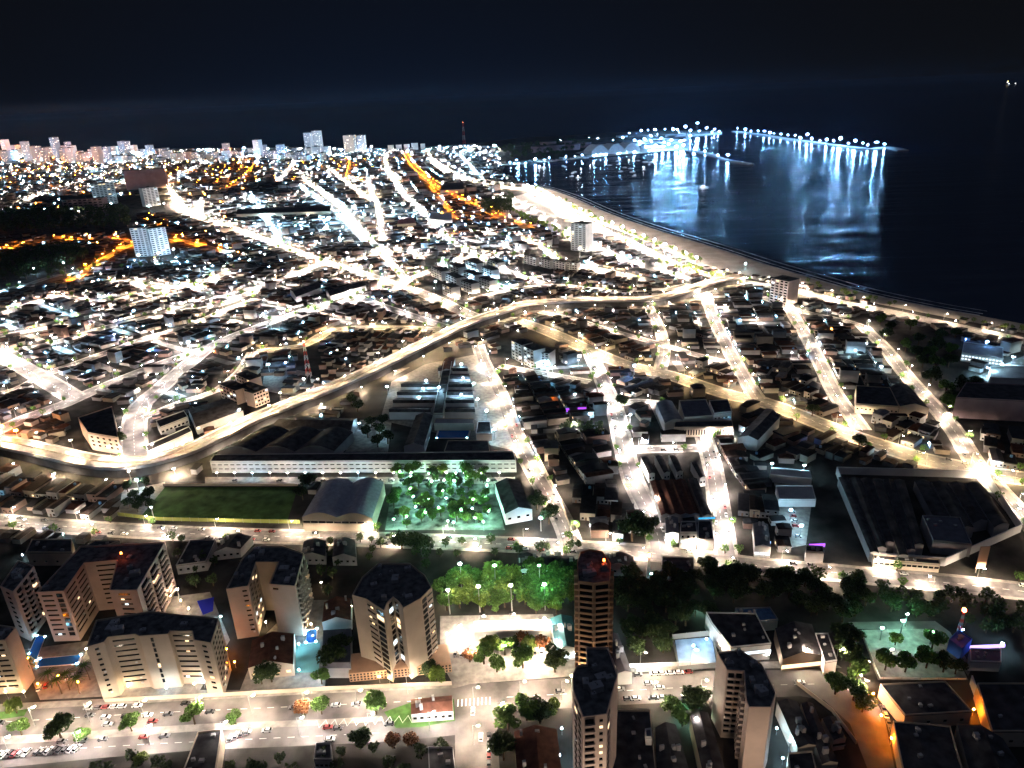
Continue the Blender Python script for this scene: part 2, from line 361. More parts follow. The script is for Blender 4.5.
# ------------------------------------------------------------------ streets
STREETS = [
 # name phrase, width, hue, spacing, side strength, rows, material, pixel points
 ('the coastal avenue', 20, 'warm', 24, 1.2, 1, 'c', [(430,160),(450,174),(475,183),(503,187),(531,190),(552,202),(573,217),(604,231),(630,242),(656,256),(682,267),(714,276),(745,282),(799,291),(838,302),(885,311),(927,320),(968,329),(1024,341),(1110,365)]),
 ('the beachfront promenade road', 14, 'pale', 26, 1.2, 0, 'c', [(500,196),(524,206),(548,222),(575,238),(605,252),(640,265),(690,279)]),
 ('the middle cross road', 17, 'warm', 26, 1.0, 2, 'a', [(-60,516),(0,521),(60,526),(120,530),(200,534),(300,537),(420,541),(500,544),(560,547),(640,552),(700,558),(760,566),(840,573),(900,579),(960,584),(1070,597)]),
 ('the inland main road', 19, 'amber', 26, 1.0, 3, 'a', [(480,318),(513,320),(552,333),(591,351),(630,366),(669,375),(708,388),(734,396),(760,401),(799,415),(838,431),(877,444),(916,457),(955,466),(994,474),(1080,487)]),
 ('the old town avenue', 20, 'warm', 24, 1.1, 3, 'a', [(176,200),(186,213),(232,228),(289,249),(328,263),(367,275),(401,286),(419,292),(440,301),(463,312),(480,319)]),
 ('the street under the hilltop flats', 14, 'amber', 30, .8, 2, 'a', [(150,168),(165,182),(176,200)]),
 ('the street beside the tree park', 14, 'warm', 24, 1.0, 3, 'w', [(478,345),(483,360),(491,376),(500,393),(513,428),(522,449),(535,473),(550,498),(564,524),(571,543)]),
 ('the broad straight street', 16, 'pale', 22, 1.0, 3, 'w', [(590,353),(597,368),(604,384),(615,410),(624,448),(633,480),(646,506),(657,533),(660,549)]),
 ('the wide lane with the white terraces', 14, 'pale', 22, 1.0, 3, 'w', [(703,434),(708,450),(713,469),(719,506),(724,540),(727,556)]),
 ('the street from the viaduct to the main road', 15, 'warm', 24, 1.0, 3, 'w', [(700,290),(708,303),(716,324),(732,356),(750,387),(758,399)]),
 ('the short street by the viaduct', 13, 'warm', 26, .9, 2, 'w', [(648,306),(659,327),(664,350),(660,370)]),
 ('the street past the beige slab', 15, 'warm', 24, 1.0, 3, 'w', [(783,296),(789,309),(804,332),(820,363),(836,395),(851,415),(862,430)]),
 ('the eastern diagonal street', 15, 'warm', 24, 1.0, 3, 'w', [(862,326),(885,348),(901,369),(921,392),(942,415),(958,436),(974,462),(987,477),(1018,511),(1050,545)]),
 ('the lane behind the coast', 12, 'warm', 26, .9, 2, 'w', [(762,297),(790,308),(812,314),(846,321),(866,328)]),
 ('the lane over the main road', 11, 'warm', 26, .9, 2, 'w', [(540,312),(573,319),(612,331),(656,343),(700,356),(726,362)]),
 ('the curved lane above the viaduct', 13, 'warm', 26, .9, 2, 'w', [(470,300),(500,292),(552,285),(604,290),(650,292),(690,284)]),
 ('the cross lane by the cyan flats', 11, 'warm', 28, .9, 1, 'w', [(500,366),(540,373),(590,382)]),
 ('the cross lane by the long hall', 11, 'pale', 28, .9, 1, 'w', [(616,404),(655,402),(668,428),(703,434),(735,436)]),
 ('the lane by the white terraces', 9, 'pale', 28, .9, 0, 'w', [(634,450),(703,448)]),
 ('the uppermost lane of the left quarter', 11, 'warm', 28, .9, 2, 'w', [(-60,330),(0,314),(35,302),(60,297),(104,302),(130,296),(165,291),(198,284)]),
 ('the second lane of the left quarter', 11, 'warm', 26, .9, 2, 'w', [(-60,350),(0,336),(52,327),(99,314),(130,305),(161,297),(198,288),(232,268)]),
 ('the third lane of the left quarter', 12, 'warm', 26, .9, 2, 'w', [(-50,362),(0,352),(31,348),(65,340),(104,328),(141,319),(182,311),(216,306),(262,288),(300,272),(326,262)]),
 ('the fourth lane of the left quarter', 11, 'warm', 26, .9, 2, 'w', [(47,374),(78,363),(120,348),(156,335),(188,327),(224,311),(258,299)]),
 ('the fifth lane of the left quarter', 13, 'pale', 26, 1, 2, 'w', [(-40,445),(0,430),(26,418),(65,404),(91,392),(130,376),(169,361),(208,348),(234,336),(253,329),(300,312),(350,298),(401,287)]),
 ('the lane by the white block', 14, 'pale', 22, 1, 2, 'w', [(135,458),(134,426),(141,405),(162,387),(182,369),(212,345)]),
 ('the lane by the walk-up flats', 10, 'warm', 26, .9, 1, 'w', [(143,418),(182,402),(216,391),(240,371),(252,352)]),
 ('the slanting cross street', 18, 'pale', 22, 1.1, 0, 'w', [(-40,338),(0,356),(26,369),(52,384),(75,398)]),
 ('the short lane below the cross street', 9, 'warm', 30, .8, 1, 'w', [(-30,402),(0,393),(16,389),(36,379)]),
 ('the warm lane by the mast', 11, 'amber', 26, .9, 1, 'w', [(256,352),(302,346),(335,330),(390,328),(440,330)]),
 ('the lane between the dark terraces', 10, 'pale', 26, .9, 1, 'w', [(340,292),(367,301),(406,314),(445,327)]),
 ('the lane by the blue shed', 10, 'pale', 26, .9, 1, 'w', [(262,318),(290,316),(330,306),(372,300)]),
 ('the second lane off the avenue', 10, 'warm', 28, .9, 2, 'w', [(404,281),(438,268),(466,258),(478,254)]),
 ('the third lane off the avenue', 10, 'warm', 28, .9, 2, 'w', [(350,262),(372,256),(417,246),(438,236)]),
 ('the long slanting street', 13, 'warm', 26, 1, 2, 'w', [(303,178),(315,188),(336,204),(354,222),(372,242),(390,262),(410,283)]),
 ('the short slanting street', 12, 'warm', 30, 1, 1, 'w', [(328,168),(344,181),(359,192),(378,206)]),
 ('the white diagonal street', 14, 'pale', 24, 1.2, 2, 'w', [(386,168),(401,191),(419,209),(435,225),(450,240),(478,256),(510,272),(545,284)]),
 ('the sodium lit avenue', 22, 'sodium', 34, 1.6, 1, 'a', [(404,152),(410,162),(420,174),(438,187),(456,197),(474,205),(510,221),(530,229)]),
 ('the sodium lit lane', 14, 'sodium', 24, 1.3, 1, 'a', [(441,235),(484,232)]),
 ('the sodium hillside road', 14, 'sodiumx', 24, 1.5, 0, 'a', [(74,280),(90,268),(106,258),(120,250),(136,243)]),
 ('the sodium valley road', 14, 'sodiumx', 30, 1.5, 0, 'a', [(-60,258),(0,251),(22,246),(50,241),(84,240),(116,239),(136,243)]),
 ('the sodium road right of the twin towers', 14, 'sodiumx', 26, 1.5, 0, 'a', [(173,239),(199,245),(232,254)]),
 ('the road along the dark wood', 13, 'cool', 34, 1, 0, 'a', [(-50,316),(0,292),(30,284),(56,276),(90,272),(130,268),(170,262),(240,250)]),
 ('the lane below the dark wood', 12, 'warm', 30, 1, 1, 'a', [(110,283),(126,280),(150,288),(190,285)]),
 ('the front lane of the flats', 10, 'cool', 22, 1, 0, 'w', [(440,262),(470,275),(512,290)]),
 ('the lane by the beach tower', 11, 'warm', 28, 1, 1, 'w', [(512,236),(540,246),(560,262),(600,272),(650,283)]),
 ('the lane behind the beach', 12, 'warm', 28, 1, 1, 'w', [(484,232),(530,240),(575,240)]),
 ('the market street', 12, 'warm', 26, 1, 1, 'w', [(492,256),(520,256),(560,262)]),
 ('the harbour road', 14, 'cool', 40, 1.6, 0, 'c', [(500,165),(530,162.5),(560,159.6),(593,156.5),(626,153.8),(655,150.8)]),
 ('the quay approach road', 14, 'cool', 50, 1.6, 0, 'a', [(476,148),(520,146),(560,141.5),(600,138.5),(640,136),(685,133.5)]),
]
def PX(x, y, z=0.0):
    v = Vector((x, y, z-CAM_H)); w = v.dot(vF); return (512+FOC*v.dot(vR)/w, 384-FOC*v.dot(vU)/w)
def side_words(pts, w):
    k = len(pts)//2; a, b = pts[k-1], pts[k]; d = (Vector(b)-Vector(a)).normalized()
    p0 = PX(*a); p1 = PX(a[0]-d.y*w, a[1]+d.x*w); ex, ey = p1[0]-p0[0], p1[1]-p0[1]
    if abs(ex) > abs(ey): return {1: 'right' if ex > 0 else 'left', -1: 'left' if ex > 0 else 'right'}
    return {1: 'near' if ey > 0 else 'far', -1: 'far' if ey > 0 else 'near'}
RNAME = {'a': ASPH, 'w': ASPHW, 'c': CONC}
ROADS = []
zr = 0.012; ROADZ = {}
for (nm, w, hue, spc, side, rows, mt, px) in STREETS:
    w = round(w*(1.22 if 'left quarter' in nm or 'white block' in nm or 'dark terraces' in nm or 'off the avenue' in nm or 'blue shed' in nm or 'by the mast' in nm else .74 if rows and w < 18 else .95), 1)
    rows = min(rows, 2) if min(math.hypot(*G(*q)) for q in px) > 600 else rows
    pts = smooth(GP(px), 18); L = sum(math.dist(a, b) for a, b in zip(pts, pts[1:]))
    mb = MB(); ribbon(mb, pts, w+4, zr, 1); ribbon(mb, pts, w-1, zr+.004, 0); ROADZ[nm] = zr+.004
    tag(mb.build('street', [RNAME[mt], CONC]), kind='structure')
    mark_ribbon(pts, w+4); ROADS.append((nm, pts, w, rows, True))
    mb = MB()
    for (x, y, dx, dy) in walk(pts, 7.0):
        if math.hypot(x, y) < 900: mb.box(x, y, zr+.005, zr+.008, 3.2, .22, math.atan2(dy, dx), bottom=False)
    if mb.v: tag(mb.build('road_markings', mat('road_paint', (.75, .74, .70), .7, .3, .15, 1.0)), kind='structure')
    zr += .010
    sw = side_words(pts, w)
    for sgn in (1, -1):
        i = 0
        for (x, y, dx, dy) in walk(pts, spc*1.9, sgn*(w/2-.3), 4 if sgn > 0 else 4+spc*.95):
            d = math.hypot(x, y)
            if d > 1300 and i % 2 and w < 15: i += 1; continue
            LAMPS.append((d, x, y, dx*sgn, dy*sgn, hue, side*(.35 if d < 1000 else 1.0), 7.6 if w < 15 else 9.0, nm, i, sw[sgn])); i += 1

# far quarters laid out on two families of parallel streets
def auto_grid(poly_px, ang, sa, sb, name, hues, spc=55, skip=.15, wd=13, hgt=10.5):
    poly = GP(poly_px); cx = sum(p[0] for p in poly)/len(poly); cy_ = sum(p[1] for p in poly)/len(poly)
    global zr
    mb = MB(); rows_ = []
    for fam, (aa, sp_) in enumerate(((ang, sa), (ang+math.pi/2, sb))):
        d = (math.cos(aa), math.sin(aa)); n = (-d[1], d[0]); k = -30
        for k in range(-40, 41):
            if random.random() < skip: continue
            off = k*sp_+random.uniform(-.15, .15)*sp_; run = []
            for s in np.arange(-3500, 3500, 14.0):
                wob = 12*math.sin(s/330.0+k)
                p = (cx+d[0]*s+n[0]*(off+wob), cy_+d[1]*s+n[1]*(off+wob))
                ok = inpoly(np.array([p[0]]), np.array([p[1]]), poly)[0] and not occupied([p[0]], [p[1]])
                if ok: run.append(p)
                if (not ok or s > 3480) and run:
                    if len(run) > (7 if wd > 10 else 2): rows_.append(run)
                    run = []
    for run in rows_:
        ribbon(mb, run, wd, zr, 0); zr += .0004
        mark_ribbon(run, wd+1); ROADS.append((name, run, wd-1, 2 if wd > 10 else 1, False))
        hue = random.choice(hues)
        for i, (x, y, dx, dy) in enumerate(walk(run, spc, 0, random.uniform(0, 30))):
            if random.random() < .15: continue
            LAMPS.append((math.hypot(x, y)+9000, x, y, dx, dy, hue, 1.3, hgt, name, i, 'near'))
    tag(mb.build('street', ASPHW), kind='structure')

# ------------------------------------------------------------------ reserved grounds
def reserve(px, z=0): mark_poly(GP(px, z))
for q in [[(-80, 545), (1120, 560), (1120, 760), (-120, 770)],
          [(132, 481), (300, 481), (303, 500), (390, 470), (510, 470), (545, 540), (120, 535)],
          [(345, 415), (395, 360), (475, 350), (522, 470), (345, 478)], [(205, 474), (520, 474), (520, 485), (205, 485)],
          [(768, 465), (846, 465), (905, 470), (1030, 490), (1100, 600), (880, 580), (800, 565)],
          [(0, 214), (130, 208), (134, 232), (0, 236)], [(-60, 262), (72, 246), (96, 256), (70, 280), (-60, 300)],
          [(855, 318), (905, 322), (970, 345), (960, 440), (900, 360)],
          [(650, 398), (738, 396), (740, 440), (655, 436)], [(500, 334), (556, 334), (556, 368), (500, 368)],
          [(425, 260), (505, 260), (508, 298), (425, 298)], [(518, 250), (578, 250), (578, 272), (518, 272)],
          [(72, 405), (122, 405), (124, 456), (72, 448)], [(210, 378), (280, 378), (280, 412), (210, 412)],
          [(500, 146), (590, 138), (600, 155), (500, 163)], [(590, 132), (726, 129), (726, 152), (590, 158)],
          [(508, 184), (522, 190), (560, 216), (560, 226), (515, 214), (496, 200)], [(470, 206), (512, 196), (514, 216)],
          [(300, 340), (318, 340), (318, 378), (300, 378)], [(951, 380), (1040, 384), (1040, 432), (951, 426)], [(560, 222), (592, 222), (592, 254), (560, 254)],
          [(122, 184), (174, 184), (174, 192), (122, 192)], [(60, 196), (170, 196), (170, 214), (60, 214)], [(128, 236), (176, 236), (176, 259), (128, 259)],
          [(766, 290), (802, 290), (802, 307), (766, 307)], [(638, 452), (704, 452), (730, 520), (655, 525)]]:
    reserve(q)
# ------------------------------------------------------------------ viaduct
via_px = [(-60, 432), (0, 441), (44, 450), (88, 460), (122, 463), (155, 459), (188, 449), (212, 438), (260, 415), (328, 388), (380, 365), (432, 339), (471, 321), (510, 308), (526, 303), (578, 299.5), (630, 299), (661, 297), (688, 289), (721, 279), (742, 276)]
VZ = 8.0
via = smooth(GP(via_px, VZ), 15)
mb = MB(); n = len(via); w = 16
def rib(mbx, z, offa, offb, z2):
    o = len(mbx.v)
    for i, (x, y) in enumerate(via):
        a = Vector(via[max(0, i-1)]); b = Vector(via[min(n-1, i+1)]); d = (b-a).normalized(); nx, ny = -d.y, d.x
        for of, zz in ((offa, z), (offb, z), (offb, z2), (offa, z2)): mbx.v.append((x+nx*of, y+ny*of, zz))
    for i in range(n-1):
        for k in range(4):
            j = (k+1) % 4; mbx.f.append((o+4*i+k, o+4*i+j, o+4*i+4+j, o+4*i+4+k)); mbx.m.append(0)
    mbx.f.append((o, o+3, o+2, o+1)); mbx.m.append(0); q = o+4*(n-1); mbx.f.append((q, q+1, q+2, q+3)); mbx.m.append(0)
vroot = empty('viaduct', (via[0][0], via[0][1], 0), 'long raised road curving across the city above the dark sheds', 'viaduct')
vroot.location = (0, 0, 0)
rib(mb, VZ-1.4, -w/2-1, w/2+1, VZ-.02); mb.build('deck', GREYW, vroot)
mb = MB(); ribbon(mb, via, w-1.2, VZ); mb.build('road_surface', ASPHW, vroot)
mb = MB(); rib(mb, 0, -w/2-.6, -w/2-.2, VZ-1.4); mb.build('retaining_wall', mat('dark_concrete', (.05, .048, .048), .9, .2, .4, .1), vroot)  # near side wall in a darker concrete tone than the deck
for s in (-1, 1):
    mb = MB(); rib(mb, VZ-.02, s*(w/2+.55)-.2, s*(w/2+.55)+.2, VZ+.9); mb.build('parapet', GREYW, vroot)
mb = MB(); rib(mb, VZ, -.12, .12, VZ+.7); mb.build('median_barrier', CONC, vroot)
for k, (x, y, dx, dy) in enumerate(walk(via, 34, 0, 10)):
    if k > 90: break
    mb = MB(); mb.box(x, y, 0, VZ-1.4, 2, 11, math.atan2(dy, dx)); mb.build('pier', GREYW, vroot)
mark_ribbon(via, 34)
for s in (1, -1):
    for i, (x, y, dx, dy) in enumerate(walk(via, 40, s*(w/2-.2), 13+11*s)):
        d = math.hypot(x, y); LAMPS.append((d+10000, x, y, dx, dy, 'warm' if s > 0 else 'amber', 1.2, VZ+9, 'the viaduct', i, 'near'))
# railway below the viaduct and the lane beside it
def offline(pts, off):
    out = []; n = len(pts)
    for i, (x, y) in enumerate(pts):
        a = Vector(pts[max(0, i-1)]); b = Vector(pts[min(n-1, i+1)]); d = (b-a).normalized(); out.append((x-d.y*off, y+d.x*off))
    return out
low = offline(via[6:70], -22)
mb = MB(); ribbon(mb, low, 9, .6-.55); tag(mb.build('path', EARTH), kind='structure')
for i, (x, y, dx, dy) in enumerate(walk(low, 46, 0, 12)):
    LAMPS.append((math.hypot(x, y)+11000, x, y, dx, dy, 'warm', .8, 6.5, 'the viaduct', i, 'near'))

auto_grid([(-40, 172), (120, 165), (300, 160), (420, 158), (400, 185), (300, 180), (180, 196), (130, 186), (60, 196), (-40, 214)], R(12), 115, 200, 'the far quarter', ['sodium', 'sodium', 'warm', 'pale', 'cool', 'warm'], 66)
auto_grid([(180, 204), (310, 186), (372, 246), (330, 262), (190, 214)], R(20), 80, 150, 'the quarter over the avenue', ['cool', 'warm', 'cool', 'pale'], 50)
auto_grid([(322, 170), (384, 168), (436, 232), (372, 244), (350, 214)], R(10), 75, 150, 'the quarter of white lights', ['cool', 'warm', 'cool'], 50)
auto_grid([(395, 172), (440, 190), (510, 224), (484, 230), (440, 224)], R(8), 80, 140, 'the quarter by the sodium avenue', ['sodium'], 45)
auto_grid([(420, 158), (500, 150), (500, 164), (520, 186), (480, 180), (445, 170)], R(5), 110, 170, 'the harbour quarter', ['warm', 'cool'], 60)
auto_grid([(-40, 214), (40, 240), (250, 246), (320, 266), (230, 262), (170, 264), (130, 270), (100, 275), (140, 246), (180, 222)], R(30), 70, 160, 'the quarter by the twin towers', ['cool', 'warm', 'sodium'], 70)
auto_grid([(-40, 156), (150, 151), (300, 149.5), (400, 151), (480, 147), (480, 153), (300, 159), (-40, 171)], R(-5), 150, 190, 'the far shore', ['cool', 'warm', 'cool'], 70, .1)
auto_grid([(450, 242), (500, 226), (565, 240), (640, 266), (690, 284), (560, 282), (500, 270)], R(35), 62, 110, 'the quarter by the beach', ['warm', 'cool', 'pale'], 40)
auto_grid([(0, 300), (100, 296), (190, 270), (330, 268), (400, 290), (440, 325), (330, 325), (250, 345), (215, 390), (140, 440), (0, 425)], R(-38), 74, 900, 'the small cross lanes of the left quarter', ['warm', 'pale', 'cool'], 30, .1, 9, 8)
auto_grid([(505, 375), (600, 352), (700, 300), (860, 330), (860, 410), (760, 395), (700, 385), (650, 378), (730, 440), (720, 540), (580, 530)], R(-2), 62, 900, 'the small cross lanes of the right quarter', ['warm', 'pale', 'cool'], 30, .25, 8, 7.5)
auto_grid([(360, 262), (430, 240), (500, 262), (520, 285), (480, 305), (410, 285)], R(20), 60, 130, 'the small lanes off the avenue', ['warm', 'cool', 'pale'], 34, .1, 9, 8)
auto_grid([(880, 330), (960, 336), (1060, 352), (1060, 470), (985, 462), (960, 425)], R(30), 90, 110, 'the eastern edge', ['warm', 'cool'], 46)

# ------------------------------------------------------------------ the foreground boulevard and plaza
FG = []
def sheetobj(name, px, material, z, kind='structure', rnd=False, mark_=False):
    mb = MB(); p = GP(px); mb.sheet(smooth(p+[p[0]], 4)[:-1] if rnd else p, z)
    o = mb.build(name, material); tag(o, kind=kind); return o
sheetobj('street', [(-80, 716), (0, 711), (100, 705), (200, 700), (330, 693), (455, 688), (470, 684), (600, 676), (700, 671), (800, 670), (842, 672), (868, 690), (884, 715), (896, 775), (900, 830), (872, 830), (868, 770), (850, 724), (824, 700), (800, 696), (700, 701), (600, 706), (505, 712), (497, 730), (500, 775), (505, 830), (455, 830), (455, 735), (400, 741), (300, 746), (200, 750), (100, 758), (0, 768), (-80, 775)], ASPHW, .010)
sheetobj('sidewalk', [(-80, 708), (0, 704), (100, 699), (200, 694), (330, 688), (455, 683), (470, 680), (455, 688), (330, 693), (200, 700), (100, 705), (0, 711), (-80, 716)], CONC, .014)
sheetobj('parking_apron', [(440, 616), (553, 614), (560, 640), (575, 676), (470, 684), (455, 688), (440, 660)], CONC, .018)
sheetobj('median_strip', [(-60, 740), (60, 733), (200, 724), (330, 719), (382, 716), (384, 721), (330, 725), (200, 731), (60, 741), (-60, 748)], CONC, .022)
sheetobj('lawn', [(384, 712), (412, 702), (454, 699), (455, 721), (420, 727), (396, 728)], LAWN, .026, rnd=False)
sheetobj('lawn', [(-20, 700), (0, 712), (28, 709), (24, 716), (-20, 722)], LAWN, .026)
sheetobj('sidewalk', [(600, 666), (830, 660), (842, 668), (800, 668), (700, 669), (600, 674)], CONC, .014)
sheetobj('parking_apron', [(585, 560), (555, 546), (520, 545), (540, 560)], CONC, .009)
# painted markings
PAINT = mat('road_paint', (.75, .74, .70), .7, .3, .15, 1.0)
mb = MB()
for a, b in (((-60, 726), (150, 713)), ((150, 713), (330, 705)), ((330, 705), (440, 700)), ((-60, 757), (150, 744)), ((150, 744), (380, 733)), ((510, 697), (690, 687)), ((690, 687), (815, 684))):
    p = GP([a, b]); 
    for (x, y, dx, dy) in walk(p, 6.0): mb.box(x, y, .030, .034, 3.0, .22, math.atan2(dy, dx), bottom=False)
for k in range(26):
    x, y = G(318+k*4.6, 724-k*.25); mb.box(x, y, .030, .034, 4.6, .16, R(62 if k % 2 else 118), bottom=False)
for k in range(9):
    x, y = G(458+k*4, 703-k*.3); mb.box(x, y, .030, .034, 4, .6, R(90), bottom=False)
tag(mb.build('road_markings', PAINT), kind='structure')

# street lamps along the boulevard
BL = []
for j, (px, off) in enumerate(((( -20, 729), 1), ((35, 726), 1), ((90, 722), 1), ((145, 719), 1), ((200, 716), 1), ((252, 714), 1), ((305, 711), 1), ((358, 709), 1), ((408, 694), 1))):
    BL.append((px, 'warm', 'the boulevard before the cream slabs', 'far'))
for px in ((10, 756), (80, 751), (150, 745), (225, 741), (300, 737), (370, 733), (430, 731)): BL.append((px, 'pale', 'the boulevard before the cream slabs', 'near'))
for px in ((520, 700), (575, 676), (640, 671), (690, 668), (650, 701), (700, 699), (800, 668), (835, 668), (858, 700), (474, 706), (474, 745), (498, 722), (562, 700)): BL.append((px, 'warm', 'the road past the two towers and the plaza', 'open'))
for i, (px, hue, st, sd) in enumerate(BL):
    x, y = G(*px); LAMPS.append((math.hypot(x, y), x, y, 1, 0, hue, 2.2, 11.0, st, i, sd))
for i, px in enumerate(((456, 640), (480, 630), (510, 628), (540, 632), (468, 662), (500, 660), (533, 664), (552, 655))):
    x, y = G(*px); LAMPS.append((math.hypot(x, y), x, y, 1, 0, 'warm', 2.0, 9.0, 'the bright plaza with trees', i, 'open'))

# ------------------------------------------------------------------ towers
def edge_frame(a, b):
    L = math.hypot(b[0]-a[0], b[1]-a[1]); d = ((b[0]-a[0])/L, (b[1]-a[1])/L); return L, d, (d[1], -d[0])
def wbox_mesh(name, w, h, dp, mats, frame=True):
    """a window set in a wall: dark glass, surround and sill; x along the wall, -y outwards"""
    mb = MB(); mb.box(0, -dp/2+.05, -h/2, h/2, w, dp, 0, 0)
    if frame:
        mb.box(0, -dp-.03, -h/2-.14, -h/2-.01, w+.2, .28, 0, 1)
    return mb.mesh(name, mats)
def tower(name, label, cat, px, h, wallm, floors, facades, base=0.0, group=None, z_floor=None, roofstuff=True, roofm=None, crown=None, prow=1.0):
    P_ = GP(px, h)
    if area2(P_) < 0: P_.reverse()
    cx = sum(p[0] for p in P_)/len(P_); cy_ = sum(p[1] for p in P_)/len(P_)
    root = empty(name, (cx, cy_, 0), label, cat, group)
    Q = [(x-cx, y-cy_) for x, y in P_]
    mb = MB(); mb.prism(Q, base, h-1.0, 0); mb.build('wall', wallm, root)
    mb = MB(); mb.sheet(Q, h-.95, 0); n = len(Q)
    # parapet round the roof
    ins = []
    for i in range(n):
        a, b, c = Vector(Q[i-1]), Vector(Q[i]), Vector(Q[(i+1) % n])
        d1 = (b-a).normalized(); d2 = (c-b).normalized(); n1 = Vector((-d1.y, d1.x)); n2 = Vector((-d2.y, d2.x)); bi = n1+n2
        k = .35/max(.35, bi.length_squared/2) if bi.length > 1e-4 else 0
        ins.append(tuple(b+bi*k))
    o = len(mb.v)
    for z_, ring in ((h-1.0, Q), (h, Q), (h, ins), (h-.95, ins)): mb.v.extend([(x, y, z_) for x, y in ring])
    for i in range(n):
        j = (i+1) % n
        for r_ in range(3): mb.f.append((o+r_*n+i, o+r_*n+j, o+(r_+1)*n+j, o+(r_+1)*n+i)); mb.m.append(1)
    roof_o = mb.build('roof', [roofm or ROOFT, wallm], root)
    if roofstuff:
        for k in range(5 if n < 9 else 9):
            for tr in range(30):
                x = random.uniform(min(q[0] for q in Q), max(q[0] for q in Q)); y = random.uniform(min(q[1] for q in Q), max(q[1] for q in Q)); s_ = random.uniform(.9, 3.6)
                t_ = np.array([[x-s_, y-s_], [x+s_, y-s_], [x+s_, y+s_], [x-s_, y+s_]])
                if inpoly(t_[:, 0], t_[:, 1], Q).all():
                    mb = MB(); hh = random.uniform(.8, 2.6); mb.box(0, 0, h-.95, h+hh-.9, s_*1.5, s_, random.choice((0, .3, 1.57))); mb.box(.2*s_, 0, h+hh-.9, h+hh-.2, .5, .5)
                    mb.build('rooftop_plant_room', GREYW, roof_o, (x, y, 0)); break
    fh = (h-1.2-base)/floors; cnt = 0; cache = {}
    # facades: index of the wall counted in pixel order -> list of (u0, u1, columns, fraction of column filled, kind)
    N = len(px); Ppx = GP(px, h)
    for (i0, specs) in facades:
        a, b = Ppx[i0], Ppx[(i0+1) % N]
        if area2(Ppx) < 0: a, b = b, a
        a = (a[0]-cx, a[1]-cy_); b = (b[0]-cx, b[1]-cy_)
        L, d, nrm = edge_frame(a, b); ang = math.atan2(d[1], d[0])
        for (u0, u1, cols, fill, kind, f0) in specs:
            cw = (u1-u0)*L/cols
            for fl in range(f0, floors):
                z = base+fh*(fl+.55)
                for c_ in range(cols):
                    u = (u0+(u1-u0)*(c_+.5)/cols)*L; x = a[0]+d[0]*u; y = a[1]+d[1]*u
                    lit = random.random()
                    if kind == 'balcony':
                        key = ('b', round(cw*fill, 1))
                        if key not in cache:
                            mb = MB(); ww = cw*fill; mb.box(0, -.7, -1.35, -1.12, ww, 1.5, 0, 0); mb.box(0, -1.4, -1.12, -.25, ww, .12, 0, 0)
                            for s_ in (-1, 1): mb.box(s_*(ww/2-.06), -.68, -1.12, -.25, .12, 1.3, 0, 0)
                            mb2 = MB(); mb2.box(0, .0, -1.1, 1.1, ww*.86, .16, 0, 0)
                            cache[key] = (mb.mesh('balcony', wallm), mb2.mesh('window', GLASSD), mb2.mesh('lit', LIT))
                        link('balcony', cache[key][0], root, (x, y, z), ang)
                        link('window', cache[key][2 if lit < .03 else 1], root, (x, y, z), ang); cnt += 1
                        continue
                    wh = {'slot': .85, 'sq': 1.05, 'tall': 2.1}[kind]
                    key = (kind, round(cw*fill, 1), 'w' if kind != 'slot' and lit < .10 else 'c' if kind != 'slot' and lit < .13 else 'd')
                    if key not in cache:
                        cache[key] = wbox_mesh('window', cw*fill, wh, .16 if kind != 'slot' else .12, [{'w': LIT, 'c': LITC, 'd': GLASSD}[key[2]], wallm])
                    if kind == 'slot' and random.random() < .16:
                        kk = random.choice(('lw', 'lc', 'lw'))
                        if kk not in cache: q_ = MB(); q_.box(0, -.09, -.38, .38, 1.7, .1); cache[kk] = q_.mesh('lit_window', LIT if kk == 'lw' else LITC)
                        uo = random.uniform(-.4, .4)*max(0, cw*fill-2); link('lit_window', cache[kk], root, (x+d[0]*uo+nrm[0]*.12, y+d[1]*uo+nrm[1]*.12, z), ang)
                    if random.random() < .10 and kind != 'tall':
                        if 'ac' not in cache: q_ = MB(); q_.box(0, -.35, -.3, .3, .9, .6); cache['ac'] = q_.mesh('air_conditioner', WHITEW)
                        link('air_conditioner', cache['ac'], root, (x+d[0]*cw*fill*.3+nrm[0]*.05, y+d[1]*cw*fill*.3+nrm[1]*.05, z-1.15), ang)
                    if cnt < 96 or kind != 'sq':
                        link('window', cache[key], root, (x, y, z), ang); cnt += 1
    return root, (cx, cy_)

T = tower
A, _ = T('apartment_slab', 'wide cream apartment slab facing the boulevard, taller shaft in its middle', 'apartment block',
  [(86, 647), (104, 642), (108, 637), (135, 634), (139, 636), (168, 634), (170, 631), (192, 631), (194, 640), (211, 643), (219, 618), (150, 611), (96, 620)], 31, CREAM, 10,
  [(0, [(.3, .75, 1, .5, 'sq', 1)]), (2, [(.1, .95, 1, .96, 'slot', 1)]), (4, [(.36, .46, 1, .9, 'tall', 1)]), (6, [(.05, .95, 1, .96, 'slot', 1)]), (8, [(.3, .8, 1, .5, 'sq', 1)]), (9, [(.08, .92, 4, .5, 'sq', 1)])])
T('courtyard_apartments', 'beige U-shaped apartment block with red roof light behind the wide cream slab', 'apartment block',
  [(37, 592), (64, 591), (84, 563), (117, 560), (109, 590), (137, 590), (165, 542), (80, 546)], 31, PINKW, 10,
  [(0, [(.1, .55, 1, .9, 'slot', 1), (.66, .9, 1, .9, 'tall', 1)]), (1, [(.04, .5, 1, .92, 'slot', 1), (.55, .95, 1, .9, 'slot', 1)]), (2, [(.3, .95, 1, .9, 'slot', 1)]), (4, [(.15, .85, 1, .6, 'slot', 1)]), (5, [(.06, .95, 3, .72, 'balcony', 1)])])
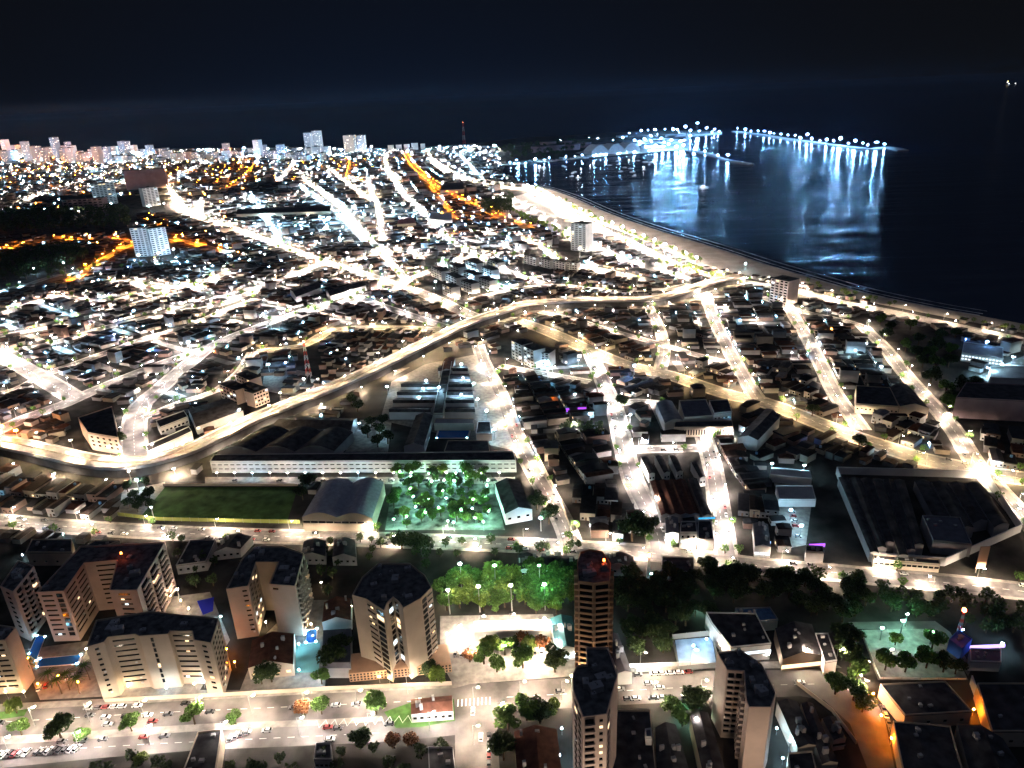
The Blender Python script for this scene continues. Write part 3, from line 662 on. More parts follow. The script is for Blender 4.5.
T('twin_slab_apartments', 'pale H-shaped apartment pair with blank end walls beside the brown-roofed hall', 'apartment block',
  [(226, 589), (248, 586), (256, 562), (278, 562), (269, 584), (295, 586), (304, 553), (283, 546), (255, 546), (243, 557)], 31, CREAM, 10,
  [(0, [(.66, .95, 1, .7, 'slot', 1)]), (1, [(.1, .9, 3, .4, 'sq', 1)]), (4, [(.1, .35, 1, .8, 'sq', 9)]), (5, [(.05, .95, 4, .72, 'balcony', 1)])])
T('winged_apartment_tower', 'beige tower of two splayed wings with a deep notch between them', 'apartment tower',
  [(352, 595), (366, 599), (384, 611), (387, 603), (393, 597), (399, 602), (403, 608), (421, 598), (432, 587), (425, 575), (410, 563), (378, 563), (362, 577)], 41, CREAM, 13,
  [(1, [(.0, .5, 1, .85, 'slot', 1), (.55, .95, 1, .95, 'tall', 1)]), (0, [(.55, .95, 1, .9, 'sq', 14)]), (7, [(.05, .45, 1, .95, 'tall', 1), (.5, 1, 1, .85, 'slot', 1)]), (3, [(.1, .9, 1, .7, 'tall', 1)]), (4, [(.1, .9, 1, .7, 'tall', 1)])])
T('banded_brown_tower', 'tall slim brown tower with stacked balconies and a small red roof light', 'apartment tower',
  [(577, 561), (580, 552), (589, 549), (603, 551), (611, 563), (610, 581), (594, 583), (578, 581)], 54, BROWN, 17,
  [(6, [(.04, .96, 1, .96, 'balcony', 1)]), (5, [(.04, .96, 1, .96, 'balcony', 1)]), (4, [(.1, .9, 2, .7, 'balcony', 1)]), (7, [(.1, .9, 2, .7, 'balcony', 1)])])
T('stepped_pink_tower', 'tall pinkish tower with cluttered stepped roof before the brown tower', 'apartment tower',
  [(586, 647), (608, 647), (618, 675), (612, 694), (607, 714), (583, 717), (573, 690), (572, 674), (577, 665), (587, 664)], 50, PINKW, 16,
  [(4, [(.04, .5, 1, .92, 'balcony', 1), (.62, .9, 1, .5, 'sq', 1)]), (5, [(.1, .9, 2, .6, 'sq', 1)]), (3, [(.1, .6, 1, .5, 'sq', 1)])])
T('beige_corner_tower', 'beige tower with blank side wall and balcony notch beside the parked cars', 'apartment tower',
  [(717, 652), (727, 670), (744, 671), (746, 700), (749, 707), (771, 707), (776, 693), (762, 664), (740, 649)], 36, PINKW, 12,
  [(1, [(.04, .96, 2, .85, 'balcony', 1)]), (2, [(.08, .92, 3, .6, 'balcony', 1)])])
T('apartment_slab', 'pale narrow apartment slab lit cyan from below at the left of the pools', 'apartment block',
  [(0, 586), (13, 592), (34, 566), (18, 560)], 31, PINKW, 10, [(1, [(.06, .95, 3, .7, 'balcony', 1)]), (0, [(.1, .9, 1, .3, 'sq', 1)])])
T('apartment_slab', 'orange-lit beige slab at the lower left picture edge beside the palms', 'apartment block',
  [(-25, 642), (5, 640), (16, 627), (-20, 622)], 31, CREAM, 10, [(0, [(.1, .9, 2, .85, 'slot', 1)])])
# small red obstruction lights on two roofs
for lab, px, z in (('small red obstruction light on the brown tower roof', (604, 560), 57.5), ('orange-red roof light on the U-shaped beige block', (121, 553), 34.0)):
    x, y = G(*px, z); e = empty('roof_beacon', (x, y, z-3), lab, 'beacon')
    mb = MB(); mb.tube((0, 0, -.8), (0, 0, 2.6), .12, .10); mb.build('mast', METAL, e)
    mb = MB(); mb.tube((0, 0, 2.6), (0, 0, 3.5), .55, .4, 8); mb.build('lamp', emat('beacon_red', (1, .12, .02), 40), e)
# lattice podium below the winged tower
P_ = GP([(352, 662), (448, 652), (452, 672), (350, 682)]); mb = MB(); mb.prism(P_, 0, 5.0)
root = empty('podium', (0, 0, 0), 'brick lattice parking podium at the foot of the splayed tower', 'podium'); mb.build('wall', TAN, root)
L, d, nrm = edge_frame(P_[3], P_[2]); ang = math.atan2(d[1], d[0]); wm = wbox_mesh('opening', .9, .9, .12, [BLACKM, TAN], False)
for r_ in range(3):
    for c_ in range(30):
        u = L*(c_+.5)/30; link('opening', wm, root, (P_[3][0]+d[0]*u, P_[3][1]+d[1]*u, .9+1.5*r_), ang)

# ------------------------------------------------------------------ low buildings
def lowrise(name, label, cat, px, h, roofm, wallm, roof='flat', group=None, windows=(), slat=0, base=0.0, over=.5, barrels=1):
    P_ = GP(px, h)
    rev = area2(P_) < 0
    cx = sum(p[0] for p in P_)/len(P_); cy_ = sum(p[1] for p in P_)/len(P_)
    Q = [(x-cx, y-cy_) for x, y in P_]; root = empty(name, (cx, cy_, 0), label, cat, group)
    mb = MB(); mb.prism(Q, base, h-.15); mb.build('wall', wallm, root)
    mb = MB(); n = len(Q)
    if roof == 'flat' or n != 4:
        mb.prism([(x*1.01, y*1.01) for x, y in Q], h-.15, h+.05, 0)
        QQ = ccw(Q)
        for i in range(n):
            a, b = QQ[i], QQ[(i+1) % n]; L, d, nr = edge_frame(a, b)
            mb.box((a[0]+b[0])/2-nr[0]*.15, (a[1]+b[1])/2-nr[1]*.15, h+.05, h+.75, L, .3, math.atan2(d[1], d[0]), 1)
    else:
        a, b, c, d = [Vector(q) for q in Q]
        if roof.endswith('2'): a, b, c, d = b, c, d, a       # turn the ridge
        def strip(p0, p1, q0, q1, prof):
            o = len(mb.v); m_ = len(prof)
            for e0, e1 in ((p0, p1), (q0, q1)):
                for t_, z_ in prof: v = e0.lerp(e1, t_); mb.v.append((v.x, v.y, h-.15+z_))
            for i in range(m_-1): mb.f.append((o+i, o+i+1, o+m_+i+1, o+m_+i)); mb.m.append(0)
            mb.f.append(tuple(range(o, o+m_))); mb.m.append(1); mb.f.append(tuple(reversed(range(o+m_, o+2*m_)))); mb.m.append(1)
        W_ = (b-a).length/barrels
        for k in range(barrels):
            p0, p1 = a.lerp(b, k/barrels), a.lerp(b, (k+1)/barrels); q0, q1 = d.lerp(c, k/barrels), d.lerp(c, (k+1)/barrels)
            if roof.startswith('gable'): prof = [(0, 0), (.5, min(3.2, W_*.18)), (1, 0)]
            elif roof.startswith('shed'): prof = [(0, 0), (.02, min(3, W_*.25)), (1, 0)]
            else: prof = [(i/12, W_*.16*math.sin(math.pi*i/12)) for i in range(13)]
            strip(p0, p1, q0, q1, prof)
    roof_o = mb.build('roof', [roofm, wallm], root)
    if PX(cx, cy_)[1] > 535 and roof in ('flat', 'gable', 'gable2'):
        for k in range(4):
            for tr in range(20):
                x = random.uniform(min(q[0] for q in Q), max(q[0] for q in Q)); y = random.uniform(min(q[1] for q in Q), max(q[1] for q in Q)); t_ = np.array([[x-1.5, y-1.5], [x+1.5, y-1.5], [x+1.5, y+1.5], [x-1.5, y+1.5]])
                if inpoly(t_[:, 0], t_[:, 1], Q).all():
                    mb = MB(); mb.box(0, 0, h-.1, h+(random.uniform(.7, 1.4) if roof == 'flat' else 3.4), random.uniform(.8, 2.2), random.uniform(.8, 1.6), random.choice((0, .2))); mb.build('roof_vent', GREYW, roof_o, (x, y, 0)); break
    cache = {}
    for (i0, cols, ww, wh, z, lit) in windows:
        a, b = Q[i0], Q[(i0+1) % n]
        if rev: a, b = b, a
        L, d, nr = edge_frame(a, b); ang = math.atan2(d[1], d[0])
        key = (ww, wh, lit)
        if key not in cache: cache[key] = wbox_mesh('window', ww, wh, .12, [{0: GLASSD, 1: LIT, 2: LITC}[lit], wallm])
        for c_ in range(cols):
            u = L*(c_+.5)/cols; link('window', cache[key], root, (a[0]+d[0]*u, a[1]+d[1]*u, z), ang)
    mark_poly(P_)
    return root, P_
LR = lowrise
LR('long_hall', 'very long low hall with brightly lit striped front above the playing field', 'hall', [(210, 462), (516, 461), (513, 452), (214, 455)], 9, ROOFD, WHITEW, 'flat', windows=[(0, 48, 3.0, .7, 6.6, 0), (0, 48, 3.0, .7, 3.2, 0)])
LR('warehouse', 'biggest black-roofed warehouse between viaduct and the long lit hall', 'warehouse', [(217, 452), (334, 451), (353, 432), (258, 430)], 8, ROOFD, GREYW, 'barrel', barrels=3)
LR('warehouse', 'narrow dark warehouse between the biggest black roof and the viaduct', 'warehouse', [(268, 428), (351, 430), (357, 418), (290, 417)], 7, ROOFD, GREYW, 'gable2')
for i, (xa, ya, xb, yb) in enumerate(((389, 411, 475, 411), (393, 402, 474, 402), (397, 394, 473, 394), (401, 386, 472, 386), (405, 378, 470, 378), (409, 370, 468, 370))):
    if i < 4: LR('sawtooth_shed', 'long black shed roof, %s row counted from the pool in the cyan-lit factory' % nth(i), 'shed', [(xa, ya+1), (xa+42, ya+1), (xa+44, ya-4.5), (xa+4, ya-4.5)], 7, ROOFD, WHITEW, 'shed2', 'factory sheds')
    LR('sawtooth_shed', 'short black shed roof on the street side, %s counted from the pool' % nth(i), 'shed', [(xb-30, ya+1), (xb, ya+1), (xb-1, ya-4.5), (xb-29, ya-4.5)], 7, ROOFD, WHITEW, 'shed2', 'factory sheds')
LR('factory_spine', 'dark spine building running between the rows of factory sheds', 'factory', [(433, 414), (443, 414), (452, 362), (444, 362)], 9, ROOFD, WHITEW)
LR('factory_wing', 'reddish-roofed small wing at the far tip of the cyan-lit factory', 'factory', [(440, 371), (452, 370), (455, 358), (444, 359)], 9, ROOFB, GREYW, 'gable')
LR('dark_hall', 'dark long-roofed hall between palms and pool below the factory sheds', 'hall', [(404, 446), (424, 446), (433, 415), (416, 415)], 7, ROOFD, WHITEW, 'gable')
LR('dark_hall', 'low square black-roofed hall between the pool and the long lit hall', 'hall', [(444, 452), (490, 452), (488, 441), (448, 441)], 6, ROOFD, CREAM)
LR('white_annex', 'small white annex with dark roof right of the open pool', 'annex', [(476, 434), (492, 434), (490, 422), (478, 422)], 6, ROOFD, WHITEW)
LR('changing_hall', 'pale hall along the far side of the open-air pool', 'hall', [(434, 424), (474, 424), (474, 419), (436, 419)], 6, GREYW, CREAM)
LR('vaulted_hangar', 'grey twin-vaulted sports hangar beside the playing field', 'hangar', [(302, 517), (372, 518), (384, 482), (323, 482)], 10, mat('pale_vault_sheet', (.34, .34, .40), .6, .4, .2, .4), CREAM, 'barrel', windows=[(0, 9, 4.6, 1.4, 6.5, 0)], barrels=2)
LR('dark_hall', 'dark-roofed hall at the right edge of the tree park', 'hall', [(505, 514), (532, 509), (519, 480), (495, 483)], 8, ROOFD, WHITEW, 'gable', windows=[(0, 3, 2, 1.5, 4, 0)])
# right-hand mid-ground
LR('warehouse', 'grey vaulted warehouse roof beside the broad straight street', 'warehouse', [(656, 403), (672, 401), (683, 420), (665, 423)], 9, ROOFG, GREYW, 'barrel')
LR('warehouse', 'dark hip-roofed hall with cyan wall right of the grey vault', 'warehouse', [(684, 418), (713, 416), (706, 400), (679, 401)], 10, ROOFG, WHITEW)
LR('office_block', 'small cube office with dark roof above the pale colonnade', 'office', [(714, 414), (732, 412), (728, 400), (709, 401)], 13, ROOFD, WHITEW, windows=[(0, 5, 1.6, 1.2, 9, 0), (0, 5, 1.6, 1.2, 5, 0)])
LR('colonnade_hall', 'long pale hall with pillared front at the end of the lane', 'hall', [(674, 428), (733, 427), (732, 421), (675, 422)], 8, ROOFD, CREAM, windows=[(0, 22, .9, 4.4, 4, 0)])
LR('dark_hall', 'black-roofed hall with lit dots at the angle of lane and main road', 'hall', [(738, 437), (758, 440), (780, 417), (766, 408)], 9, ROOFD, WHITEW, 'gable')
for i, q in enumerate(([(641, 457), (648, 456), (655, 473), (649, 474)], [(655, 456), (662, 455), (670, 472), (664, 473)], [(669, 455), (676, 455), (683, 471), (677, 472)], [(691, 462), (699, 460), (706, 477), (700, 478)])):
    LR('terrace_house', 'white long house with black roof, %s from the broad straight street' % nth(i), 'house', [q[3], q[2], q[1], q[0]], 7, ROOFD, WHITEW, 'gable', 'white houses in a row', windows=[(0, 2, 1.2, 1.3, 3.5, 0)])
LR('warehouse', 'long thin black warehouse along the wide lane', 'warehouse', [(703, 516), (712, 515), (697, 478), (688, 478)], 7, ROOFD, CREAM, 'gable')
LR('warehouse', 'wide reddish-black roof block between the two bright streets', 'warehouse', [(661, 515), (700, 514), (685, 479), (650, 481)], 6, ROOFB, GREYW, 'gable', barrels=4)
LR('corner_shop', 'white three-storey corner building lit cyan at the cross road', 'building', [(680, 533), (697, 533), (696, 522), (681, 522)], 11, ROOFD, WHITEW, windows=[(0, 3, 1.4, 1.5, 8.5, 0), (0, 3, 1.4, 1.5, 5.2, 2)])
LR('corner_shop', 'small grey-roofed building beside the white cyan-lit one', 'building', [(666, 534), (679, 533), (678, 517), (665, 518)], 7, ROOFG, WHITEW, 'gable')
LR('shop', 'black-roofed shop with blue awning strip by the wide lane', 'shop', [(698, 540), (714, 540), (711, 521), (698, 521)], 7, ROOFD, WHITEW)
LR('shop', 'grey-roofed shop with cyan front right of the wide lane', 'shop', [(755, 546), (771, 547), (768, 524), (753, 523)], 7, ROOFG, WHITEW, 'gable', windows=[(0, 3, 2.2, 1.4, 2.2, 2)])
LR('shop', 'small purple-lit shop on the middle cross road', 'shop', [(806, 552), (824, 553), (823, 547), (806, 546)], 7, ROOFD, GREYW)
def lerp2(a, b, t): return (a[0]+(b[0]-a[0])*t, a[1]+(b[1]-a[1])*t)
RIBB = mat('rusty_sheet_roof', (.055, .050, .048), .8, .3, .7, .12)
for nm_, q4, n_, lab in (('factory_hall', [(870, 552), (928, 557), (905, 480), (838, 477)], 6, 'dark ribbed factory roof in the walled compound, %s strip from the pale wall'), ('factory_hall', [(944, 538), (1010, 524), (982, 484), (914, 481)], 4, 'dark ribbed factory roof by the diagonal street, %s strip from the compound')):
    for k in range(n_):
        a_, b_ = lerp2(q4[0], q4[1], (k+.04)/n_), lerp2(q4[0], q4[1], (k+.96)/n_); c_, d_ = lerp2(q4[3], q4[2], (k+.96)/n_), lerp2(q4[3], q4[2], (k+.04)/n_)
        a2, b2 = (lerp2(a_, d_, .08*(k % 3)), lerp2(b_, c_, .08*(k % 3)))
        LR(nm_, lab % nth(k), 'factory', [a2, b2, c_, d_], 6.5+.5*(k % 2), RIBB if k % 2 else ROOFD, GREYW, 'gable' if k % 3 else 'barrel', 'factory roofs of the compound')
LR('gatehouse', 'low long gatehouse along the front of the walled compound', 'building', [(874, 560), (940, 565), (939, 560), (873, 555)], 5, ROOFD, CREAM, windows=[(0, 12, 2.2, 1.2, 3, 0)])
LR('dark_hall', 'grey roof block in the middle of the dark compound', 'hall', [(933, 541), (972, 545), (960, 518), (922, 516)], 8, ROOFG, GREYW)
LR('dark_hall', 'white-walled hall with floodlit yard on the dark slope', 'hall', [(770, 474), (812, 478), (808, 470), (772, 467)], 6, GREYW, WHITEW, 'gable2')
LR('court_roof', 'pale flat roof below the floodlit white-walled hall', 'shed', [(779, 500), (816, 500), (812, 486), (776, 486)], 5, GREYW, WHITEW)
LR('big_box_store', 'big windowless purple-grey box at the right edge', 'building', [(956, 398), (1040, 402), (1040, 386), (966, 383)], 17, ROOFD, mat('mauve_render', (.40, .30, .33), .85, .2, .2, .1))
LR('dark_hall', 'angular black-roofed hall beside the eastern diagonal street', 'hall', [(900, 406), (929, 408), (907, 384), (890, 387)], 9, ROOFD, CREAM, 'gable')
LR('dark_hall', 'pale-walled black hall left of the angular roof', 'hall', [(856, 404), (899, 407), (890, 388), (856, 386)], 8, ROOFD, CREAM, windows=[(0, 10, 1.2, 1.2, 4, 0)])
LR('cyan_pavilion', 'cyan-lit stepped pavilion by the trees at the east end', 'pavilion', [(962, 353), (1003, 359), (1003, 348), (964, 342)], 8, GREYW, WHITEW, 'flat', windows=[(0, 12, 1.6, 1.2, 5.5, 2), (0, 12, 1.6, 1.2, 2.6, 2)])
LR('glass_roof_hall', 'white hall with stepped roofs above the big purple-grey box', 'hall', [(990, 378), (1040, 380), (1036, 366), (990, 367)], 8, GREYW, WHITEW)
LR('white_block', 'pale five-storey block with tall gable wall at the lane mouth', 'building', [(88, 433), (118, 438), (112, 407), (78, 418)], 15, ROOFD, PINKW, windows=[(0, 5, 2.6, 1.3, 12, 0), (0, 5, 2.6, 1.3, 8.5, 0), (0, 5, 2.6, 1.3, 5, 0)])
LR('school_block', 'blue-white school wing with lit openings beside the viaduct bend', 'school', [(148, 452), (192, 432), (189, 427), (146, 446)], 8, ROOFD, WHITEW, windows=[(0, 9, 2.4, 2.0, 3.2, 2)])
LR('school_block', 'second school wing, darker, behind the blue-white one', 'school', [(160, 428), (188, 417), (184, 411), (156, 421)], 8, ROOFD, WHITEW, windows=[(0, 7, 2.0, 1.6, 4, 0)])
LR('dark_hall', 'black hall roof above the school wings', 'hall', [(196, 427), (243, 410), (226, 398), (188, 409)], 7, ROOFD, GREYW, 'gable2')
LR('long_shed', 'dark shed with blue-lit side by the old town avenue', 'shed', [(296, 297), (322, 287), (316, 281), (290, 290)], 8, ROOFD, WHITEW, 'gable2')
LR('long_shed', 'blue and orange striped long shed left of the dark terraces', 'shed', [(330, 296), (366, 285), (362, 281), (326, 291)], 8, ROOFD, WHITEW, 'gable2')
LR('pink_roof_hall', 'pink-roofed hall among the white-lit quarter', 'hall', [(397, 224), (416, 223), (413, 217), (400, 218)], 9, mat('pink_roofing', (.45, .18, .16), .8, .2, .2, .1), CREAM, 'gable2')
LR('lit_orange_hall', 'long hall glowing orange beside the sodium lit avenue', 'hall', [(440, 190), (464, 189), (462, 182), (444, 183)], 11, ROOFD, CREAM, 'gable2')
LR('church_hall', 'cyan-lit hall with pale roof by the white diagonal street', 'hall', [(428, 219), (452, 220), (452, 213), (432, 212)], 10, WHITEW, WHITEW, 'gable2')
LR('long_beige_shed', 'long beige shed with small tower on the hill', 'shed', [(236, 214), (330, 211), (330, 205), (238, 209)], 10, ROOFD, CREAM, 'gable2')
# foreground low buildings
LR('brown_roof_hall', 'brown ridged-roof hall before the twin pale slabs', 'hall', [(248, 668), (293, 664), (294, 633), (252, 640)], 7, ROOFB, CREAM, 'gable', windows=[(0, 4, 2, 1.4, 3, 1)])
LR('red_roof_hall', 'red-roofed low hall left of the splayed tower', 'hall', [(322, 622), (351, 620), (351, 598), (324, 602)], 6, ROOFB, WHITEW, 'gable')
LR('dark_canopy', 'black ribbed canopy beneath the big tree by the splayed tower', 'canopy', [(323, 668), (351, 668), (351, 628), (323, 630)], 6, ROOFG, GREYW, 'shed2')
LR('island_kiosk', 'brown-roofed kiosk with lit white wall on the green traffic island', 'kiosk', [(411, 714), (453, 711), (452, 695), (411, 699)], 5, ROOFB, WHITEW, 'gable2', windows=[(0, 6, 1.6, 1.2, 2.4, 0)])
LR('corner_house', 'brown-roofed house under the round trees by the junction', 'house', [(517, 775), (562, 775), (557, 729), (514, 731)], 7, ROOFB, CREAM, 'gable')
LR('market_hall', 'teal-roofed hall with bright lit front beside the brown tower', 'hall', [(556, 650), (578, 648), (572, 616), (550, 618)], 7, mat('teal_roofing', (.02, .09, .11), .6, .3, .3, .3), WHITEW, 'gable', windows=[(0, 4, 2.0, 2.0, 2.5, 2)])
LR('annex_wing', 'grey-roofed low wing lit along its left wall beside brown tower', 'annex', [(618, 673), (632, 672), (618, 633), (604, 634)], 7, ROOFG, WHITEW, 'gable')
LR('commercial_block', 'white-edged commercial building with stepped dark roof', 'building', [(731, 648), (771, 644), (756, 614), (706, 613), (712, 624)], 9, ROOFD, WHITEW, windows=[(0, 7, 3.4, 1.4, 5, 2)])
LR('shop_row', 'dark-roofed shop row with orange fascia right of the commercial block', 'shop', [(783, 659), (822, 655), (812, 624), (775, 628)], 7, ROOFD, CREAM, 'gable', windows=[(0, 8, 2.6, 2.2, 2.2, 1)])
LR('narrow_shop', 'narrow dark shop with white side wall near the park', 'shop', [(825, 663), (837, 661), (828, 634), (815, 634)], 7, ROOFD, WHITEW)
LR('blue_glass_roof', 'blue ribbed roof behind the commercial block', 'roof', [(758, 622), (778, 620), (770, 608), (735, 609), (740, 616)], 6, mat('blue_roof_sheet', (.05, .12, .24), .5, .4, .3, .5), GREYW)
fgl = [('wide black roof right of the pink tower', [(612, 772), (656, 772), (650, 711), (617, 711)], 9, 'flat'), ('black roof with white lift box at the lower edge', [(657, 778), (691, 776), (676, 724), (655, 727)], 8, 'gable'),
       ('long black roof left of the beige corner tower', [(704, 778), (727, 776), (708, 712), (690, 715)], 8, 'gable'), ('long black roof right of the beige corner tower', [(798, 748), (818, 745), (797, 701), (777, 701)], 8, 'gable'),
       ('slim black roof running down toward the curve', [(822, 764), (838, 762), (813, 703), (801, 703)], 8, 'gable'), ('small pinkish-black roof by the curve', [(834, 740), (846, 738), (836, 716), (822, 718)], 6, 'gable'),
       ('white-rimmed roof at the lower edge of the picture', [(792, 790), (820, 786), (812, 752), (788, 754)], 7, 'flat'),
       ('black roof beside the park railing', [(905, 716), (972, 712), (945, 682), (880, 685)], 7, 'flat'), ('black roof at the far right of the orange lane', [(992, 732), (1050, 732), (1045, 684), (977, 684)], 8, 'flat'),
       ('lower black roof below the orange lane', [(905, 780), (965, 780), (950, 727), (893, 722)], 7, 'flat'), ('sloping dark roof left of the last orange lamp', [(972, 780), (1030, 780), (1003, 738), (957, 724)], 7, 'gable'),
       ('black roof at the foot of the boulevard on the left', [(180, 780), (215, 775), (222, 730), (198, 733)], 8, 'flat'), ('black square roof below the zigzag bays', [(314, 760), (332, 760), (331, 744), (316, 744)], 6, 'flat'),
       ('flat black roof at the bottom by the junction', [(430, 790), (458, 790), (453, 748), (428, 748)], 5, 'flat'), ('dark roof block behind the U-shaped beige block', [(70, 556), (92, 552), (120, 541), (95, 541)], 9, 'flat'),
       ('teal-edged black roof at the left above the slabs', [(26, 553), (72, 553), (72, 540), (32, 540)], 9, 'flat'), ('black roof left of the white yard wall', [(176, 566), (206, 562), (216, 540), (190, 541)], 6, 'flat'),
       ('black roof right of the white yard wall', [(214, 552), (240, 549), (252, 536), (226, 536)], 6, 'gable'), ('black roof between mid road and twin slabs', [(300, 556), (325, 556), (326, 541), (304, 541)], 6, 'gable'),
       ('low black roof above the splayed tower', [(332, 557), (356, 557), (355, 540), (334, 540)], 6, 'gable'), ('low reddish-lit yard house right of mid road', [(540, 566), (576, 568), (574, 556), (542, 553)], 5, 'gable2'),
       ('ribbed dark shed roof left of the reddish yard', [(515, 571), (537, 571), (538, 556), (518, 554)], 5, 'gable'), ('dark roof below the cross road above the wood', [(661, 571), (694, 573), (694, 558), (662, 557)], 6, 'flat'),
       ('low dark roofs by the lit antenna', [(604, 566), (634, 568), (634, 556), (606, 555)], 6, 'gable')]
for lab, q, hh, rf in fgl: LR('dark_roof_building', lab, 'building', q, hh, ROOFD, GREYW if hh < 7 else CREAM, rf, windows=[(0, 4, 1.4, 1.2, 3, 0)])
# kiosk-like lift box and others small white things
LR('lift_box', 'small white lift box rising between the black roofs', 'lift housing', [(646, 738), (652, 738), (651, 729), (645, 730)], 13, ROOFG, WHITEW)
LR('white_pavilion', 'white long canopy at the back of the bright plaza', 'canopy', [(474, 632), (553, 630), (550, 619), (474, 621)], 5, WHITEW, WHITEW, 'barrel2', barrels=3)
LR('service_station', 'blue-lit service station canopy beside the park', 'canopy', [(949, 640), (962, 650), (972, 640), (958, 631)], 6, mat('blue_panel', (.03, .10, .5), .5), mat('blue_panel', (.03, .10, .5), .5))
LR('service_shop', 'low grey-roofed shop with purple sign strip by the blue canopy', 'shop', [(970, 662), (1001, 663), (1001, 650), (970, 649)], 5, ROOFG, WHITEW)

# ------------------------------------------------------------------ mid-distance towers and walk-up flats
def slab(name, label, cat, pa, pb, depth, h, wallm, floors, cols, group=None, kind='sq', litp=.12, roofm=ROOFD, step=0.0):
    a, b = G(*pa), G(*pb); L, d, nr = edge_frame(a, b); ang = math.atan2(d[1], d[0])
    root = empty(name, (a[0], a[1], 0), label, cat, group, ang)
    mb = MB(); mb.box(L/2, depth/2, 0, h, L, depth); mb.build('wall', wallm, root)
    mb = MB(); mb.box(L/2, depth/2, h, h+.35, L+.5, depth+.5); mb.box(L*.5, depth*.5, h+.35, h+3, min(6, L*.3), min(5, depth*.5)); mb.build('roof', roofm, root)
    fh = h/max(1, floors); cw = L/cols; k = 0
    ms = [wbox_mesh('window', cw*.62 if kind == 'sq' else cw*.92, fh*.45, .14, [g_, wallm], False) for g_ in (GLASSD, LIT, LITC)]
    for fl in range(floors):
        for c_ in range(cols):
            if k >= 98: break
            r_ = random.random(); link('window', ms[1 if r_ < litp*.6 else 2 if r_ < litp else 0], root, (cw*(c_+.5), 0, fh*(fl+.55))); k += 1
    mark_poly([(a[0], a[1]), (b[0], b[1]), (b[0]-nr[0]*depth, b[1]-nr[1]*depth), (a[0]-nr[0]*depth, a[1]-nr[1]*depth)])
    return root
PURP = mat('dull_mauve_concrete', (.30, .21, .22), .9, .2, .15, .05)
slab('beach_tower', 'lone grey-white tower behind the beach avenue', 'tower', (571, 250), (586, 252), 20, 46, WHITEW, 14, 4)
slab('twin_tower', 'left one of the white tower pair on the hill', 'tower', (136, 257), (152, 256), 24, 52, WHITEW, 14, 4, None, 'sq', .05)
slab('twin_tower', 'right one of the white tower pair on the hill', 'tower', (154, 256.5), (171, 254), 24, 50, WHITEW, 14, 4, None, 'sq', .05)
slab('mauve_slab', 'broad unlit mauve slab among the hill lights', 'building', (127, 190), (168, 187), 50, 62, PURP, 0, 3, None, 'sq', 0)
slab('hill_tower', 'white tower just below the mauve slab', 'tower', (146, 207), (161, 205), 22, 50, WHITEW, 12, 4)
slab('hill_tower', 'white stepped tower left of the mauve slab', 'tower', (95, 205), (118, 203), 26, 58, WHITEW, 12, 6)
slab('hill_block', 'long low mauve block left of the stepped tower', 'building', (65, 213), (105, 211), 30, 34, PURP, 5, 8, None, 'sq', .02)
slab('beige_slab', 'beige slab block by the coast at the head of the street', 'building', (769, 302), (786, 306), 22, 30, PINKW, 9, 4, None, 'sq', .05)
fl_pts = [((432, 276), (442, 281)), ((446, 283), (457, 288)), ((461, 290), (472, 294)), ((448, 272), (459, 277)), ((464, 280), (475, 285)), ((479, 287), (490, 291)), ((466, 269), (477, 273)), ((482, 276), (492, 280)), ((488, 268), (498, 272)), ((443, 294), (452, 298))]
for i, (p, q) in enumerate(fl_pts):
    slab('walk_up_flats', 'cyan-lit four-storey flats, %s of the cluster above the viaduct' % nth(i), 'apartment block', p, q, 13, 14, WHITEW, 4, 4, 'cyan-lit flats above the viaduct')
for i, (p, q) in enumerate((((524, 263), (536, 266)), ((539, 266), (550, 269)), ((553, 269), (565, 271)), ((567, 271), (577, 272)))):
    slab('walk_up_flats', 'cyan-lit flats in a row below the beach tower, %s from the left' % nth(i), 'apartment block', p, q, 12, 13, WHITEW, 4, 4, 'cyan-lit flats below the beach tower')
for i, (p, q, hh) in enumerate((((512, 358), (522, 363), 19), ((524, 364), (534, 369), 19), ((537, 366), (549, 368), 15))):
    slab('walk_up_flats', 'white-blue flats between viaduct and main road, %s from the left' % nth(i), 'apartment block', p, q, 14, hh, WHITEW, 6, 3, 'white-blue flats between viaduct and main road')
for i, (p, q) in enumerate((((222, 398), (238, 405)), ((240, 400), (256, 406)), ((238, 388), (252, 394)), ((256, 408), (270, 402)))):
    slab('walk_up_flats', 'pale hip-roofed flats beside the viaduct bend, %s block' % nth(i), 'apartment block', p, q, 12, 14, PINKW, 4, 5, 'pale flats beside the viaduct bend')

